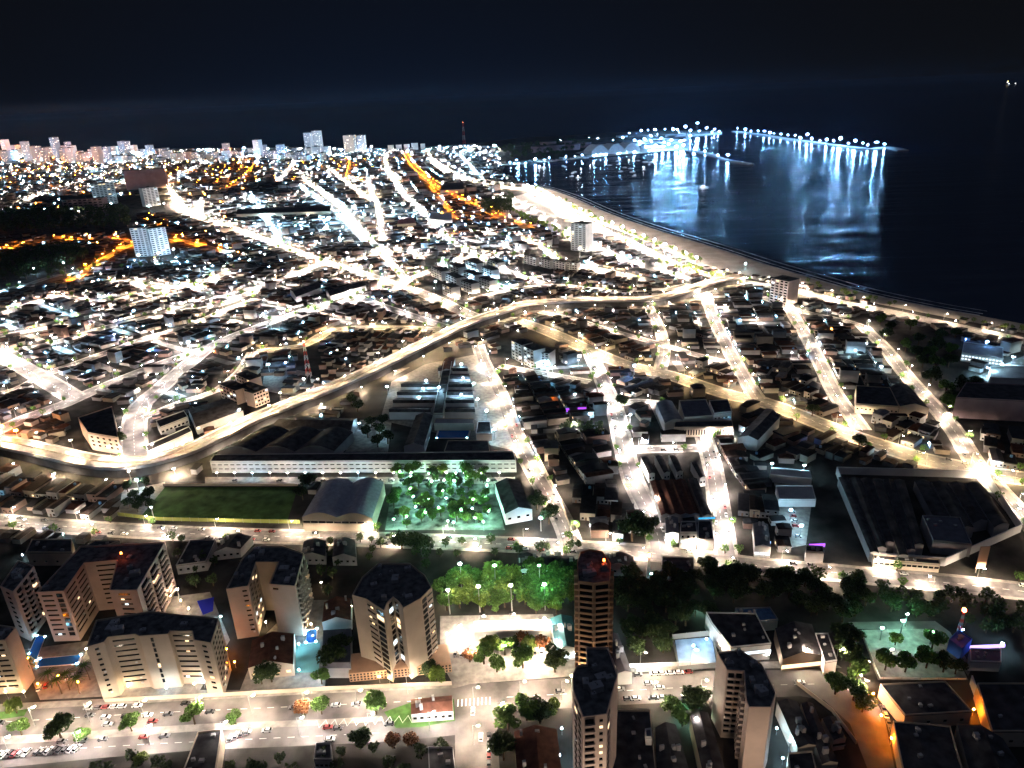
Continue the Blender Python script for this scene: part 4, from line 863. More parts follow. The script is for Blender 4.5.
# the skyline along the far shore
SKYM = [WHITEW, CREAM, PURP, GREYW, PINKW]
def winmat(name, wall, p):
    m = bpy.data.materials.new(name); m.use_nodes = True; t = m.node_tree; b = t.nodes['Principled BSDF']; b.inputs['Base Color'].default_value = (*wall, 1); b.inputs['Roughness'].default_value = .8
    tcn = t.nodes.new('ShaderNodeTexCoord'); mp = t.nodes.new('ShaderNodeMapping'); mp.inputs['Scale'].default_value = (.2, .2, .3); t.links.new(tcn.outputs['Object'], mp.inputs[0])
    fl = t.nodes.new('ShaderNodeVectorMath'); fl.operation = 'FLOOR'; t.links.new(mp.outputs[0], fl.inputs[0])
    w_ = t.nodes.new('ShaderNodeTexWhiteNoise'); t.links.new(fl.outputs[0], w_.inputs['Vector'])
    gt = t.nodes.new('ShaderNodeMath'); gt.operation = 'GREATER_THAN'; gt.inputs[1].default_value = 1-p; t.links.new(w_.outputs['Value'], gt.inputs[0])
    mu = t.nodes.new('ShaderNodeMath'); mu.operation = 'MULTIPLY'; mu.inputs[1].default_value = 2.6; t.links.new(gt.outputs[0], mu.inputs[0])
    b.inputs['Emission Color'].default_value = (1, .85, .68, 1); t.links.new(mu.outputs[0], b.inputs['Emission Strength'])
    try: m.cycles.emission_sampling = 'NONE'
    except Exception: pass
    return m
SKYW = [winmat('tower_wall_white', (.6, .6, .62), .04), winmat('tower_wall_cream', (.55, .46, .40), .04), winmat('tower_wall_mauve', (.35, .26, .30), .03), winmat('tower_wall_grey', (.35, .37, .42), .06)]
sky_px = []
rnd = random.Random(11)
x = -6.0
while x < 330:
    sky_px.append((x, 158+rnd.uniform(-3.5, 6), rnd.uniform(4, 9), rnd.uniform(4.5, 14 if rnd.random() < .25 else 9))); x += rnd.uniform(3.2, 7.5)
sky_px += [(29, 163, 6, 17), (38, 165, 5, 15), (7, 165, 6, 11), (98, 165, 7, 15), (72, 164, 6, 13), (46, 164, 5, 13), (16, 163, 5, 10), (64, 163, 4, 12), (81, 162, 5, 9), (57, 160, 6, 18), (309, 155, 7, 20), (320, 154, 9, 21), (258, 158, 7, 16), (350, 153, 11, 16), (362, 153, 8, 16), (228, 157, 7, 12), (281, 157, 7, 11), (296, 158, 6, 9)]
names = ['white', 'cream', 'mauve', 'bluish-grey']
for i, (x, y, w_, hp) in enumerate(sorted(sky_px)):
    a = G(x, y); D = math.hypot(*a); sc_ = math.sqrt(D*D+CAM_H**2)/FOC; L = w_*sc_*.9; h = hp*sc_*.96; ci = rnd.choice((0, 0, 3, 1, 3)); ang = rnd.uniform(-.5, .5)
    root = empty('skyline_tower', (a[0], a[1], 0), '%s high-rise %s on the far shore, %s tower counted along the skyline' % (names[ci], 'tall' if hp > 15 else 'mid-height' if hp > 10 else 'low', nth(i)), 'tower', 'high-rises along the far shore', ang)
    mb = MB(); mb.box(0, L*.4, 0, h, L, L*.8)
    mb.build('wall', SKYW[ci], root)
    mb = MB(); mb.box(0, L*.4, h, h+1.2, L*1.02, L*.82); mb.box(0, L*.4, h+1.2, h+5, L*.4, L*.3); mb.build('roof', ROOFD, root)
    mark_poly([(a[0]-L/2, a[1]), (a[0]+L/2, a[1]), (a[0]+L/2, a[1]+L), (a[0]-L/2, a[1]+L)])
for i, (x, y, w_, hp) in enumerate(((391, 152, 5, 6), (399, 151.5, 5, 6), (407, 151, 5, 6), (415, 151, 6, 7), (423, 150.5, 4, 6))):
    a = G(x, y); sc_ = math.hypot(a[0], a[1])/FOC
    root = empty('shore_block', (a[0], a[1], 0), 'blue-lit white block in the row on the far shore, %s from the left' % nth(i), 'building', 'white blocks on the far shore')
    mb = MB(); mb.box(0, 8, 0, hp*sc_, w_*sc_, 16); mb.build('wall', WHITEW, root); mb = MB(); mb.box(0, 8, hp*sc_, hp*sc_+1, w_*sc_+1, 17); mb.build('roof', ROOFG, root)

# ------------------------------------------------------------------ other lights: floodlights, yard lamps
LT = {}   # hue -> MB of yard lamps
def flood(px, hue, hgt, size, label, power=1.0, cat='floodlight', name='floodlight_mast', group=None, z=0.0):
    x, y = G(px[0], px[1], z); root = empty(name, (x, y, z), label, cat, group)
    mb = MB(); mb.tube((0, 0, 0), (0, 0, hgt), .35, .2); mb.build('mast', METAL, root)
    mb = MB(); h = size/2; mb.box(0, 0, hgt, hgt+size*.45, size, size*.35); mb.build('lamp', emat('flood_%s_%.2f' % (hue, power), HUES[hue], 900*power), root)
    return root
FL = [((155, 522), 'cool', 11, .9, .6, 'cold white floodlight by the mid road above the dark yard'), ((139, 490), 'cool', 8, 1.6, .9, 'blue-white floodlight over the playground left of the field'), ((131, 480), 'warm', 7, 1.2, .6, 'warm lamp over the playground court'),
      ((541, 531), 'cool', 9, 1.6, 1.2, 'blinding white lamp at the junction near the reddish yard'), ((771, 474), 'cool', 8, 1.4, .9, 'blue-white floodlight at the left corner of the floodlit yard'), ((803, 476), 'cool', 8, 1.4, .9, 'blue-white floodlight at the right corner of the floodlit yard'),
      ((800, 536), 'cool', 7, 1.6, 1.0, 'white lamp in the yard beside the huge black factory'), ((790, 520), 'cool', 7, 1.4, .8, 'cyan lamp in the long yard of parked trucks'), ((634, 378), 'blue', 12, 1.8, 1.0, 'bright blue lamp on the dark plot beside the straight street'),
      ((651, 583), 'cool', 6, .9, .8, 'white lamp in the clearing of the dark wood'), ((789, 752), 'cool', 6, .9, .9, 'white lamp in the yard right of the beige corner tower'), ((635, 675), 'cool', 5, .9, .8, 'white lamp at the gate of the grey annex'),
      ((116, 342), 'blue', 9, 1.6, .8, 'blue lamp among dark roofs of the left quarter'), ((190, 350), 'cool', 9, 2.5, .9, 'cold lamp over the cyan roof beside the lane'), ((404, 213), 'cool', 20, 5, 1.0, 'big white floodlight of the sports ground'), ((330, 228), 'cool', 20, 6, 1.0, 'paired floodlight over the pale court, inland one'),
      ((326, 238), 'warm', 18, 4, .8, 'warm floodlight over the pale court'), ((270, 375), 'cool', 11, 2.2, .9, 'floodlight over the white school yard'), ((305, 388), 'cool', 9, 1.6, .9, 'blue-white lamp at the corner of the school yard'), ((287, 371), 'blue', 9, 1.4, .8, 'blue lamp over the school yard roof'),
      ((240, 418), 'cool', 7, 1.2, .5, 'lamp at the viaduct foot beside the pale flats'), ((474, 392), 'cool', 8, 1.4, .8, 'lamp over the cyan factory road'), ((484, 372), 'cool', 8, 1.5, .8, 'lamp at the factory gate by the street'), ((487, 420), 'cool', 8, 1.6, .8, 'lamp over the cyan factory yard near its pool'),
      ((388, 395), 'cool', 8, 1.6, .7, 'lamp over the path between viaduct and sheds'), ((478, 408), 'cool', 8, 1.4, .8, 'middle lamp of the factory yard'), ((360, 430), 'cool', 6, 1.2, .5, 'lamp on the pale path beneath the palms'), ((385, 440), 'cool', 6, 1.2, .5, 'lamp by the palms above the long lit hall'),
      ((865, 352), 'cool', 9, 1.6, .8, 'lamp over the white yard beside the diagonal street'), ((868, 384), 'cool', 8, 2.0, .9, 'cyan lamp over the stepped white roofs'), ((880, 375), 'cool', 8, 1.6, .9, 'lamp above the court with parked trucks'), ((985, 352), 'blue', 10, 2.0, .9, 'blue lamp at the cyan-lit pavilion'),
      ((1000, 374), 'cool', 9, 1.6, .6, 'lamp over the stepped white hall roofs'), ((720, 318), 'blue', 8, 1.6, .7, 'blue lamp left of the street to the main road'), ((575, 402), 'cool', 7, 1.4, .8, 'cool lamp over the lit courtyard roofs'), ((590, 422), 'cool', 7, 2.0, .9, 'lamp over the bright white market yard'),
      ((630, 423), 'cool', 7, 1.5, .9, 'lamp over white walls beside the straight street'), ((548, 378), 'cool', 8, 1.4, .6, 'lamp before the white-blue flats'), ((516, 352), 'cool', 9, 2.0, .7, 'lamp beside the white-blue flats'), ((745, 270), 'cool', 9, 1.6, .7, 'lamp where beach and avenue meet'),
      ((455, 266), 'cool', 10, 2.5, .9, 'lamp at the back of the cyan-lit flats'), ((498, 262), 'cool', 10, 2.5, .9, 'lamp right of the cyan-lit flats'), ((470, 284), 'cool', 9, 2.0, .8, 'lamp in the middle of the cyan-lit flats'), ((436, 288), 'cool', 9, 1.8, .8, 'lamp before the cyan-lit flats'),
      ((545, 258), 'cool', 9, 2.2, .8, 'lamp above the row of flats by the beach tower'), ((65, 268), 'cool', 9, 2.5, .8, 'white lamp over the sheds below the dark wood'), ((35, 274), 'cool', 9, 2.5, .8, 'second white lamp over the sheds below the dark wood'), ((80, 282), 'cool', 9, 2.5, .8, 'lamp beside the orange hillside road'),
      ((960, 640), 'blue', 6, 1.0, .7, 'blue lamp of the service station'), ((1000, 652), 'cool', 5, 1.0, 1.0, 'white lamp shining at the end of the purple sign'), ((880, 640), 'green', 7, 1.2, .8, 'greenish lamp over the left half of the park'), ((930, 644), 'green', 7, 1.2, .8, 'green lamp over the right half of the park'),
      ((905, 626), 'green', 7, 1.0, .6, 'greenish lamp on the park promenade'), ((890, 660), 'pale', 6, 1.0, .7, 'pale lamp on the park edge beside the lane')]
FL += [((6, 440), 'sodium', 12, 2.6, 1.6, 'sodium floodlight at the left edge beside the viaduct bend'), ((20, 444), 'sodium', 12, 2.2, 1.4, 'second sodium floodlight left of the viaduct bend'), ((2, 428), 'sodium', 12, 2.2, 1.2, 'sodium floodlight on the lane above the viaduct bend'), ((900, 636), 'green', 9, 1.4, 1.2, 'green lamp in the middle of the park'), ((440, 400), 'cool', 12, 1.6, 1.2, 'cyan lamp over the factory spine'), ((495, 440), 'cool', 9, 1.6, 1.2, 'cyan lamp at the factory corner near the long hall'), ((420, 408), 'cool', 10, 1.3, 1.0, 'lamp between the first and second factory sheds'), ((424, 399), 'cool', 10, 1.3, 1.0, 'lamp between the second and third factory sheds'), ((427, 391), 'cool', 10, 1.3, 1.0, 'lamp between the third and fourth factory sheds'), ((462, 405), 'cool', 10, 1.3, 1.0, 'lamp in the street-side gap of the first sheds'), ((464, 388), 'cool', 10, 1.3, 1.0, 'lamp in the street-side gap of the middle sheds'), ((462, 374), 'cool', 10, 1.3, 1.0, 'lamp in the street-side gap of the last sheds'), ((695, 735), 'pale', 9, 1.0, .7, 'added pale lamp between black roofs facing the beige corner tower'), ((592, 690), 'amber', 8, 1.2, .8, 'added amber lamp tucked in front of the brown tower'), ((560, 850), 'pale', 9, 1.4, .8, 'added unseen pale lamp left of the pink stepped tower'), ((765, 850), 'warm', 10, 2.0, 1.0, 'added unseen warm lamp in the forecourt of the beige corner tower'), ((600, 880), 'warm', 10, 2.2, 1.0, 'added unseen warm lamp at the foot of the pink stepped tower'), ((622, 770), 'pale', 8, .8, .5, 'added pale lamp in the gap right of the pink stepped tower'),  # lamps round the brown, pink and corner towers added to light their fronts
       ((586, 676), 'amber', 7, 1.5, 1.0, 'added amber lamp in the court between brown and pink towers'), ((572, 690), 'amber', 8, 1.2, .8, 'added amber lamp at the kerb left of the pink stepped tower'), ((560, 640), 'pale', 9, 1.2, .7, 'added pale lamp at the teal-roofed hall facing the brown tower'),
       ((450, 614), 'pale', 15, 1.6, .8, 'added pale floodlight at the grove edge, left one'), ((480, 612), 'pale', 16, 1.7, .9, 'added pale floodlight at the grove edge, second'), ((512, 611), 'pale', 16, 1.7, .9, 'added pale floodlight at the grove edge, third'), ((545, 610), 'green', 16, 1.7, .9, 'added greenish floodlight at the grove edge, fourth'),
       ((496, 592), 'green', 17, 1.5, .8, 'added greenish floodlight inside the grove'), ((462, 590), 'green', 17, 1.5, .8, 'added greenish floodlight within the grove near the splayed tower'), ((540, 592), 'green', 17, 1.2, .7, 'added greenish floodlight within the grove near the brown tower'),  # grove floodlights added to brighten the green crowns
       ((720, 655), 'warm', 6, .8, .5, 'lamp at the side wall of the beige corner tower'), ((180, 600), 'warm', 7, 1.2, .7, 'warm lamp in the court right of the U-shaped block'), ((212, 650), 'pale', 7, 1.0, .8, 'pale lamp between cream slab and twin slabs')]
for px, hue, hg, sz, pw, lab in FL: flood(px, hue, hg, sz, lab, pw*.9)
for i, (x, y, hue) in enumerate(((140, 262, 'cool'), (160, 260, 'cool'), (175, 256, 'cool'), (92, 209, 'cool'), (112, 208, 'cool'), (150, 211, 'cool'), (165, 208, 'pale'), (80, 216, 'pale'), (580, 256, 'pale'), (780, 309, 'pale'), (594, 159, 'harbour'), (606, 157.5, 'harbour'), (620, 156.5, 'harbour'), (634, 155, 'harbour'))):
    flood((x, y), hue, 12, 3.0 if i < 8 else 1.8 if i < 10 else 4.0, 'added low floodlight washing a pale facade, %s from the hill to the harbour' % nth(i), 1.0, 'floodlight', 'floodlight_mast', 'added facade floodlights')  # floodlights added to whiten tower and terminal fronts
SKYF = [(20, 160, 'cool'), (45, 161, 'cool'), (78, 157, 'warm'), (115, 156, 'cool'), (134, 155, 'cool'), (152, 156, 'pale'), (167, 155, 'cool'), (183, 154, 'pale'), (200, 153, 'cool'), (211, 153, 'cool'), (228, 153, 'pale'), (245, 151, 'cool'), (262, 153, 'pale'), (285, 155, 'blue'), (300, 152, 'pale'), (335, 152, 'pale'), (372, 150, 'pale'), (440, 150, 'pale'), (455, 152, 'warm'), (480, 152, 'pale'), (495, 150, 'cool'), (92, 170, 'cool'), (60, 172, 'cool'), (30, 170, 'pale'), (12, 168, 'pale'), (107, 168, 'pale')]
for i, (x, y, hue) in enumerate(SKYF): flood((x, y+3), hue, 30 if i < 21 else 18, 11 if hue == 'cool' else 7, 'bright high floodlight among the shore towers, %s along the far shore' % nth(i), .8, 'floodlight', 'floodlight_mast', 'floodlights along the far shore')
for i in range(17):
    x = 528+i*10.5; x += 0.0; y = np.interp(x, [526, 540, 560, 590, 630, 664, 700], [189, 195, 205, 221, 238, 253, 269])+1.5
    flood((x, y), 'pale', 17, 3.2*max(.35, 1-i*.035), 'beach floodlight facing the sand, %s from the harbour end' % nth(i), 9.0, 'floodlight', 'floodlight_mast', 'floodlights along the beach')
# sodium lamps of the lower right lanes
for i, (px, hue) in enumerate((((872, 700), 'sodium'), ((880, 722), 'sodium'), ((890, 745), 'sodium'), ((898, 765), 'sodium'), ((886, 703), 'sodium'), ((915, 708), 'sodium'), ((938, 718), 'sodium'), ((972, 716), 'sodium'), ((1000, 722), 'sodium'), ((1020, 730), 'sodium'), ((1010, 745), 'sodium'),
      ((60, 682), 'sodium'), ((40, 690), 'sodium'), ((80, 688), 'sodium'), ((20, 650), 'cool'), ((30, 664), 'sodium'), ((97, 640), 'amber'), ((88, 655), 'amber'), ((160, 610), 'amber'), ((172, 602), 'amber'), ((182, 606), 'amber'), ((190, 614), 'warm'), ((217, 645), 'warm'), ((228, 655), 'sodium'), ((236, 668), 'sodium'), ((225, 675), 'sodium'),
      ((262, 615), 'amber'), ((267, 628), 'amber'), ((258, 600), 'amber'), ((306, 615), 'amber'), ((312, 630), 'amber'), ((322, 588), 'amber'), ((352, 612), 'amber'), ((345, 640), 'amber'), ((346, 650), 'amber'), ((350, 660), 'amber'), ((444, 606), 'amber'), ((448, 640), 'warm'), ((400, 666), 'amber'), ((365, 680), 'amber'), ((380, 683), 'amber'), ((390, 684), 'amber'),
      ((42, 622), 'cool'), ((24, 632), 'cool'), ((222, 622), 'cool'), ((216, 632), 'cool'), ((300, 650), 'cool'), ((306, 640), 'cool'), ((300, 676), 'cool'), ((318, 682), 'cool'), ((570, 654), 'cool'), ((575, 660), 'cool'), ((612, 652), 'cool'), ((617, 664), 'cool'), ((610, 640), 'cool'), ((768, 660), 'pale'), ((735, 655), 'cool'),
      ((24, 560), 'cool'), ((52, 548), 'cool'), ((70, 560), 'cool'), ((130, 692), 'amber'), ((118, 694), 'amber'), ((196, 690), 'amber'), ((205, 688), 'cool'), ((168, 694), 'cool'), ((8, 698), 'amber'), ((26, 698), 'amber'), ((560, 762), 'cool'), ((575, 760), 'cool'), ((562, 735), 'cool'), ((525, 745), 'amber'), ((684, 722), 'green'), ((672, 716), 'green'), ((700, 742), 'cool'),
      ((776, 735), 'cool'), ((782, 765), 'cool'), ((693, 652), 'cool'), ((706, 645), 'cool'), ((868, 668), 'amber'), ((860, 682), 'amber'), ((850, 676), 'warm'), ((480, 590), 'green'), ((455, 600), 'green'), ((505, 600), 'pale'), ((535, 605), 'pale'), ((560, 596), 'green'), ((450, 584), 'green'), ((520, 585), 'green'), ((700, 612), 'green'))):
    x, y = G(*px); e = empty('yard_lamp', (x, y, 0), '%s yard lamp in the foreground grounds, %s one' % ({'sodium': 'orange', 'amber': 'amber', 'cool': 'cold white', 'pale': 'pale', 'warm': 'warm', 'green': 'greenish'}[hue], nth(i)), 'garden lamp', 'yard and garden lamps between the foreground buildings')
    mb = MB(); mb.tube((0, 0, 0), (0, 0, 3.6), .08, .06); mb.build('post', METAL, e)
    mb = MB(); mb.box(0, 0, 3.6, 4.0, .5, .5); mb.build('lamp', emat('yard_'+hue+('_strong' if px[0] > 600 else ''), HUES[hue], {'green': 650, 'sodium': 1500 if px[0] > 600 else 450, 'amber': 420}.get(hue, 420)), e)
# green-white lights of the tree park
k = 0
for r_, yy in enumerate((479, 487, 496, 506, 518, 528)):
    for c_ in range(7):
        px = (396+c_*15+r_*.5+random.uniform(-6, 6), yy+random.uniform(-3.5, 3.5))
        if random.random() < .25: continue
        if px[0] > 490: continue
        x, y = G(*px); e = empty('park_lamp', (x, y, 0), 'green-white park lamp, %s in the %s row of the tree park' % (nth(c_), nth(r_)), 'park lamp', 'lamps of the tree park')
        mb = MB(); mb.tube((0, 0, 0), (0, 0, 6.5), .09, .07); mb.build('post', METAL, e)
        mb = MB(); mb.box(0, 0, 6.5, 6.8, .5, .5); mb.build('lamp', emat('park_green', GREENL, 2300), e)

for i in range(17):  # row of lamps added to brighten the hall front
    x, y = G(218+i*17.6, 478.5); e = empty('added_front_lamp', (x, y, 0), 'added lamp lighting the long hall front, %s from its left end' % nth(i), 'lamp', 'added lamps before the long hall')
    mb = MB(); mb.tube((0, 0, 0), (0, 0, 4.5), .09, .07); mb.build('post', METAL, e); mb = MB(); mb.box(0, 0, 4.5, 4.8, .6, .6); mb.build('lamp', emat('hall_front_added_lamp_%d' % (i % 3), (WARM, PALE, COOL)[i % 3], 700), e)
# ------------------------------------------------------------------ grounds
COURTB = mat('blue_court_paint', (.20, .30, .45), .8, .3, .25, .2); COURTG = mat('green_court_paint', (.18, .38, .34), .8, .3, .1, .2); COURTU = mat('deep_blue_court', (.01, .02, .45), .8)
FIELD = mat('field_turf', (.040, .085, .022), .95, .1, .5, .12)
def ground(name, px, m_, z, kind='structure'): return sheetobj(name, px, m_, z, kind)
ground('sports_field', [(165, 487), (298, 487), (287, 522), (138, 520)], FIELD, .012)
ground('sports_court', [(675, 640), (712, 637), (717, 668), (680, 671)], COURTB, .012)
ground('sports_court', [(295, 644), (320, 643), (319, 672), (294, 673)], COURTG, .012)
ground('sports_court', [(197, 601), (214, 597), (213, 611), (203, 615)], COURTU, .012)
ground('park_path', [(860, 630), (935, 628), (950, 640), (968, 680), (878, 680)], CONC, .012)
ground('park_lane', [(848, 622), (935, 621), (950, 632), (972, 668), (968, 676), (945, 640), (930, 629), (855, 629)], ASPHW, .016)
ground('yard', [(124, 480), (165, 482), (160, 520), (118, 516)], CONC, .008)
ground('yard', [(768, 500), (812, 500), (806, 545), (790, 548)], CONC, .008)
ground('yard', [(772, 478), (812, 480), (806, 500), (780, 500)], CONC, .009)
ground('park_ground', [(395, 470), (490, 470), (505, 530), (385, 530)], mat('park_soil_and_lawn', (.035, .045, .03), .95, .1, .6, .15, col2=(.20, .21, .19)), .008)
ground('yard', [(360, 420), (392, 418), (388, 452), (345, 452)], CONC, .008)
ground('yard', [(205, 477), (515, 477), (515, 484), (205, 484)], CONC, .010)
ground('factory_yard', [(395, 370), (488, 352), (512, 450), (380, 420)], CONC, .008)
ground('yard', [(265, 365), (310, 372), (300, 398), (262, 390)], CONC, .008)
ground('yard', [(20, 650), (95, 640), (112, 696), (40, 700)], CONC, .008)
ground('yard', [(145, 600), (210, 592), (230, 640), (200, 690), (240, 690), (260, 640), (300, 600), (330, 600), (325, 688), (110, 699)], CONC, .007)
ground('yard', [(545, 650), (580, 650), (575, 675), (545, 672)], CONC, .020)
ground('plaza', [(540, 190), (560, 205), (600, 225), (650, 252), (690, 268), (680, 278), (620, 262), (570, 240), (540, 228), (505, 212), (500, 200)], CONC, .008)
ground('quay', [(575, 153), (600, 146), (640, 140), (722, 132), (722, 134.3), (690, 137), (688, 149.5), (660, 151.5), (626, 154.5), (593, 157)], CONC, .010)
ground('parking_lot', [(500, 206), (540, 214), (556, 226), (520, 226), (490, 215)], CONC, .012)
# pools
def pool(px, lab, z=0):
    P_ = GP(px); e = empty('swimming_pool', (0, 0, 0), lab, 'swimming pool')
    c = (sum(p[0] for p in P_)/len(P_), sum(p[1] for p in P_)/len(P_)); big = [(c[0]+(x-c[0])*1.12, c[1]+(y-c[1])*1.12) for x, y in P_]
    mb = MB(); mb.prism(big, 0.0, .18); mb.build('rim', WHITEW, e); mb = MB(); mb.sheet(P_, .19); mb.build('water', POOLW, e)
    mb = MB()
    for p in P_: mb.box(p[0], p[1], .19, .4, .6, .6)
    mb.build('pool_light', emat('pool_light', (.3, .75, 1), 160), e)
pool([(37, 636), (45, 637), (36, 661), (29, 654)], 'narrow turquoise swimming pool slanting beside the U-shaped block')
pool([(40, 659), (81, 655), (77, 664), (37, 667)], 'long blue swimming pool left of the wide cream slab')
pool([(307, 631), (317, 629), (316, 642), (306, 643)], 'small blue swimming pool right of the twin slabs')
pool([(437, 438), (467, 438), (470, 428), (440, 428)], 'open-air swimming pool behind the long lit hall')
# fences, walls
def wall_line(name, px, h, th, m_, lab, cat='wall', posts=0):
    P_ = GP(px); e = empty(name, (0, 0, 0), lab, cat); mb = MB()
    for a, b in zip(P_, P_[1:]):
        L, d, nr = edge_frame(a, b); mb.box((a[0]+b[0])/2, (a[1]+b[1])/2, 0 if not posts else h*.1, h, L, th, math.atan2(d[1], d[0]))
    mb.build('panel' if posts else 'wall_face', m_, e)
    if posts:
        for (x, y, dx, dy) in walk(P_, posts)[:90]:
            mb = MB(); mb.tube((x, y, 0), (x, y, h+.3), .09, .09); mb.build('post', METAL, e)
FENCE = mat('yellow_green_mesh_fence', (.20, .22, .06), .8)
wall_line('field_fence', [(118, 516), (160, 521), (300, 524)], 3.0, .08, FENCE, 'long yellow-green mesh fence along the near side of the field', 'fence', 6)
wall_line('field_wall', [(163, 486), (298, 486)], 1.8, .2, CREAM, 'pale wall along the far side of the playing field')
wall_line('compound_wall', [(912, 476), (836, 474), (870, 560), (944, 566), (1020, 532), (984, 478), (912, 476)], 5.5, .5, WHITEW, 'tall pale wall enclosing the dark factory compound')
wall_line('boundary_wall', [(105, 702), (210, 697), (330, 690), (452, 685)], 2.2, .25, CREAM, 'long cream boundary wall between boulevard and apartment grounds')
wall_line('boundary_wall', [(620, 668), (700, 665), (712, 668)], 2.2, .25, WHITEW, 'white wall between the road and the blue court')
wall_line('court_fence', [(672, 640), (712, 636), (718, 668), (679, 672), (672, 640)], 3.5, .05, METAL, 'low mesh fence round the pale blue court', 'fence', 7)
wall_line('park_railing', [(862, 632), (872, 660), (880, 679), (966, 680)], 1.1, .1, WHITEW, 'white railing round the lit park', 'fence', 8)
wall_line('yard_wall', [(215, 541), (203, 566)], 2.6, .25, WHITEW, 'white wall running down between two dark plots')
wall_line('yard_wall', [(796, 684), (832, 712), (856, 744)], 2.0, .3, CREAM, 'cream garden wall following the road curve')
wall_line('yard_wall', [(970, 684), (978, 706), (992, 728)], 5, .4, WHITEW, 'tall pale party wall beside the orange lane')
wall_line('yard_wall', [(532, 446), (560, 500), (574, 540)], 2.5, .3, CREAM, 'cream wall along the street beside the tree park')

# ------------------------------------------------------------------ masts, sign, billboard
def lattice(name, px, h, w0, lab, mats_, lamp=None, z0=0):
    x, y = G(*px); e = empty(name, (x, y, 0), lab, 'mast'); n = 8
    for k in range(n):
        mb = MB(); za, zb = h*k/n, h*(k+1)/n; wa, wb = w0*(1-k/n*.75)/2, w0*(1-(k+1)/n*.75)/2
        c4 = ((-1, -1), (1, -1), (1, 1), (-1, 1))
        for i in range(4):
            j = (i+1) % 4
            mb.tube((c4[i][0]*wa, c4[i][1]*wa, za), (c4[i][0]*wb, c4[i][1]*wb, zb), .22, .2, 4)
            mb.tube((c4[i][0]*wa, c4[i][1]*wa, za), (c4[j][0]*wb, c4[j][1]*wb, zb), .12, .12, 3)
            mb.tube((c4[i][0]*wb, c4[i][1]*wb, zb), (c4[j][0]*wb, c4[j][1]*wb, zb), .12, .12, 3)
        mb.build('lattice_section', mats_[k % 2], e)
    mb = MB(); mb.box(0, 0, h, h+1.5, 1.2, 1.2); mb.build('beacon', emat('mast_red', (1, .15, .05), 60), e)
MR = mat('mast_red_paint', (.55, .05, .03), .6); MW = mat('mast_white_paint', (.75, .73, .7), .6)
lattice('lattice_mast', (309, 377), 36, 4.5, 'red and white lattice mast beside the school yard', (MW, MR))
lattice('lattice_mast', (465, 157), 145, 14, 'distant red-lit lattice mast on the far shore', (MW, MR))
lattice('lattice_mast', (957, 640), 17, 1.6, 'small mast with red tip at the service station', (METAL, MR))
lattice('lattice_mast', (648, 584), 18, 1.6, 'thin white antenna in the clearing of the dark wood', (MW, MW))
def panel(name, px, w_, h, z, m_, lab, cat, ang=0.0, legs=True):
    x, y = G(*px); e = empty(name, (x, y, 0), lab, cat, None, ang)
    mb = MB(); mb.box(0, 0, z, z+h, w_, .5); mb.build('face', m_, e)
    mb = MB()
    for s_ in (-1, 1): mb.tube((s_*w_*.35, .3, 0), (s_*w_*.35, .3, z+h*.8), .18, .18)
    mb.build('leg', METAL, e)
panel('sign_board', (985, 656), 16, 1.6, 4.8, emat('sign_purple', (.5, .35, 1), 2.5), 'purple-lit sign strip along the shop beside the park', 'sign')
panel('sign_board', (816, 553), 9, 2.2, 4, emat('sign_violet', (.45, .12, .9), 1.8), 'violet-lit sign of the small shop on the middle cross road', 'sign')
panel('billboard', (979, 573), 5, 14, 3, mat('orange_lattice_board', (.6, .32, .2), .8), 'tall orange-lit billboard beside the middle cross road', 'billboard')
panel('sign_board', (762, 551), 9, 1.6, 4.6, emat('sign_blue', (.25, .5, 1), 2.0), 'blue-lit fascia sign of the shop by the wide lane', 'sign')
panel('sign_board', (706, 529), 10, 1.0, 7.2, emat('sign_azure', (.05, .45, .9), 1.2), 'azure strip sign on the black-roofed shop', 'sign')
panel('sign_board', (352, 148.5), 60, 9, 62, emat('sign_amber', (1, .55, .03), 3.0), 'amber glowing crown sign on the far shore hotel', 'sign')
for px, col, lab in (((565, 414), 'violet', 'violet-lit canopy in the dark quarter, left one'), ((582, 413), 'violet', 'violet-lit canopy in the dark quarter, right one')):
    panel('lit_canopy', px, 7, 3, 2, emat('canopy_violet', (.45, .08, 1), 1.6), lab, 'canopy')

# ------------------------------------------------------------------ port
PRR = random.Random(21)
def port_lamp(px, hg, sz, lab, pw=1.0, hue='cool', z=0):
    q = PRR.uniform(.55, 1.3); sz *= q; hg *= PRR.uniform(.7, 1.3); px = (px[0]+PRR.uniform(-1.3, 1.3), px[1]+PRR.uniform(-.25, .25)); pw *= PRR.choice((.5, .8, 1, 1.4, 1.9))*HB
    flood(px, hue, hg, sz, lab, round(pw, 1), 'quay light', 'quay_light', 'lights of the harbour', z)
def mole(px, w_, lab, z1=3.0):
    P_ = smooth(GP(px), 60); mb = MB(); o = 0
    for i, (x, y) in enumerate(P_):
        a = Vector(P_[max(0, i-1)]); b = Vector(P_[min(len(P_)-1, i+1)]); d = (b-a).normalized(); nx, ny = -d.y, d.x
        for of, zz in ((w_/2, z1), (-w_/2, z1), (-w_/2-4, -3), (w_/2+4, -3)): mb.v.append((x+nx*of, y+ny*of, zz))
    for i in range(len(P_)-1):
        for k in range(4):
            j = (k+1) % 4; mb.f.append((4*i+k, 4*i+j, 4*i+4+j, 4*i+4+k)); mb.m.append(0)
    mb.f.append((0, 3, 2, 1)); mb.m.append(0); q = 4*(len(P_)-1); mb.f.append((q, q+1, q+2, q+3)); mb.m.append(0)
    o = mb.build('pier', CONC); tag(o, lab, 'pier'); return P_
p1 = mole([(735, 131.5), (762, 135), (790, 139.5), (820, 143.5), (850, 147.5), (872, 149.5), (886, 147.5), (903, 150.5)], 34, 'long harbour pier with a row of blue-white lights')
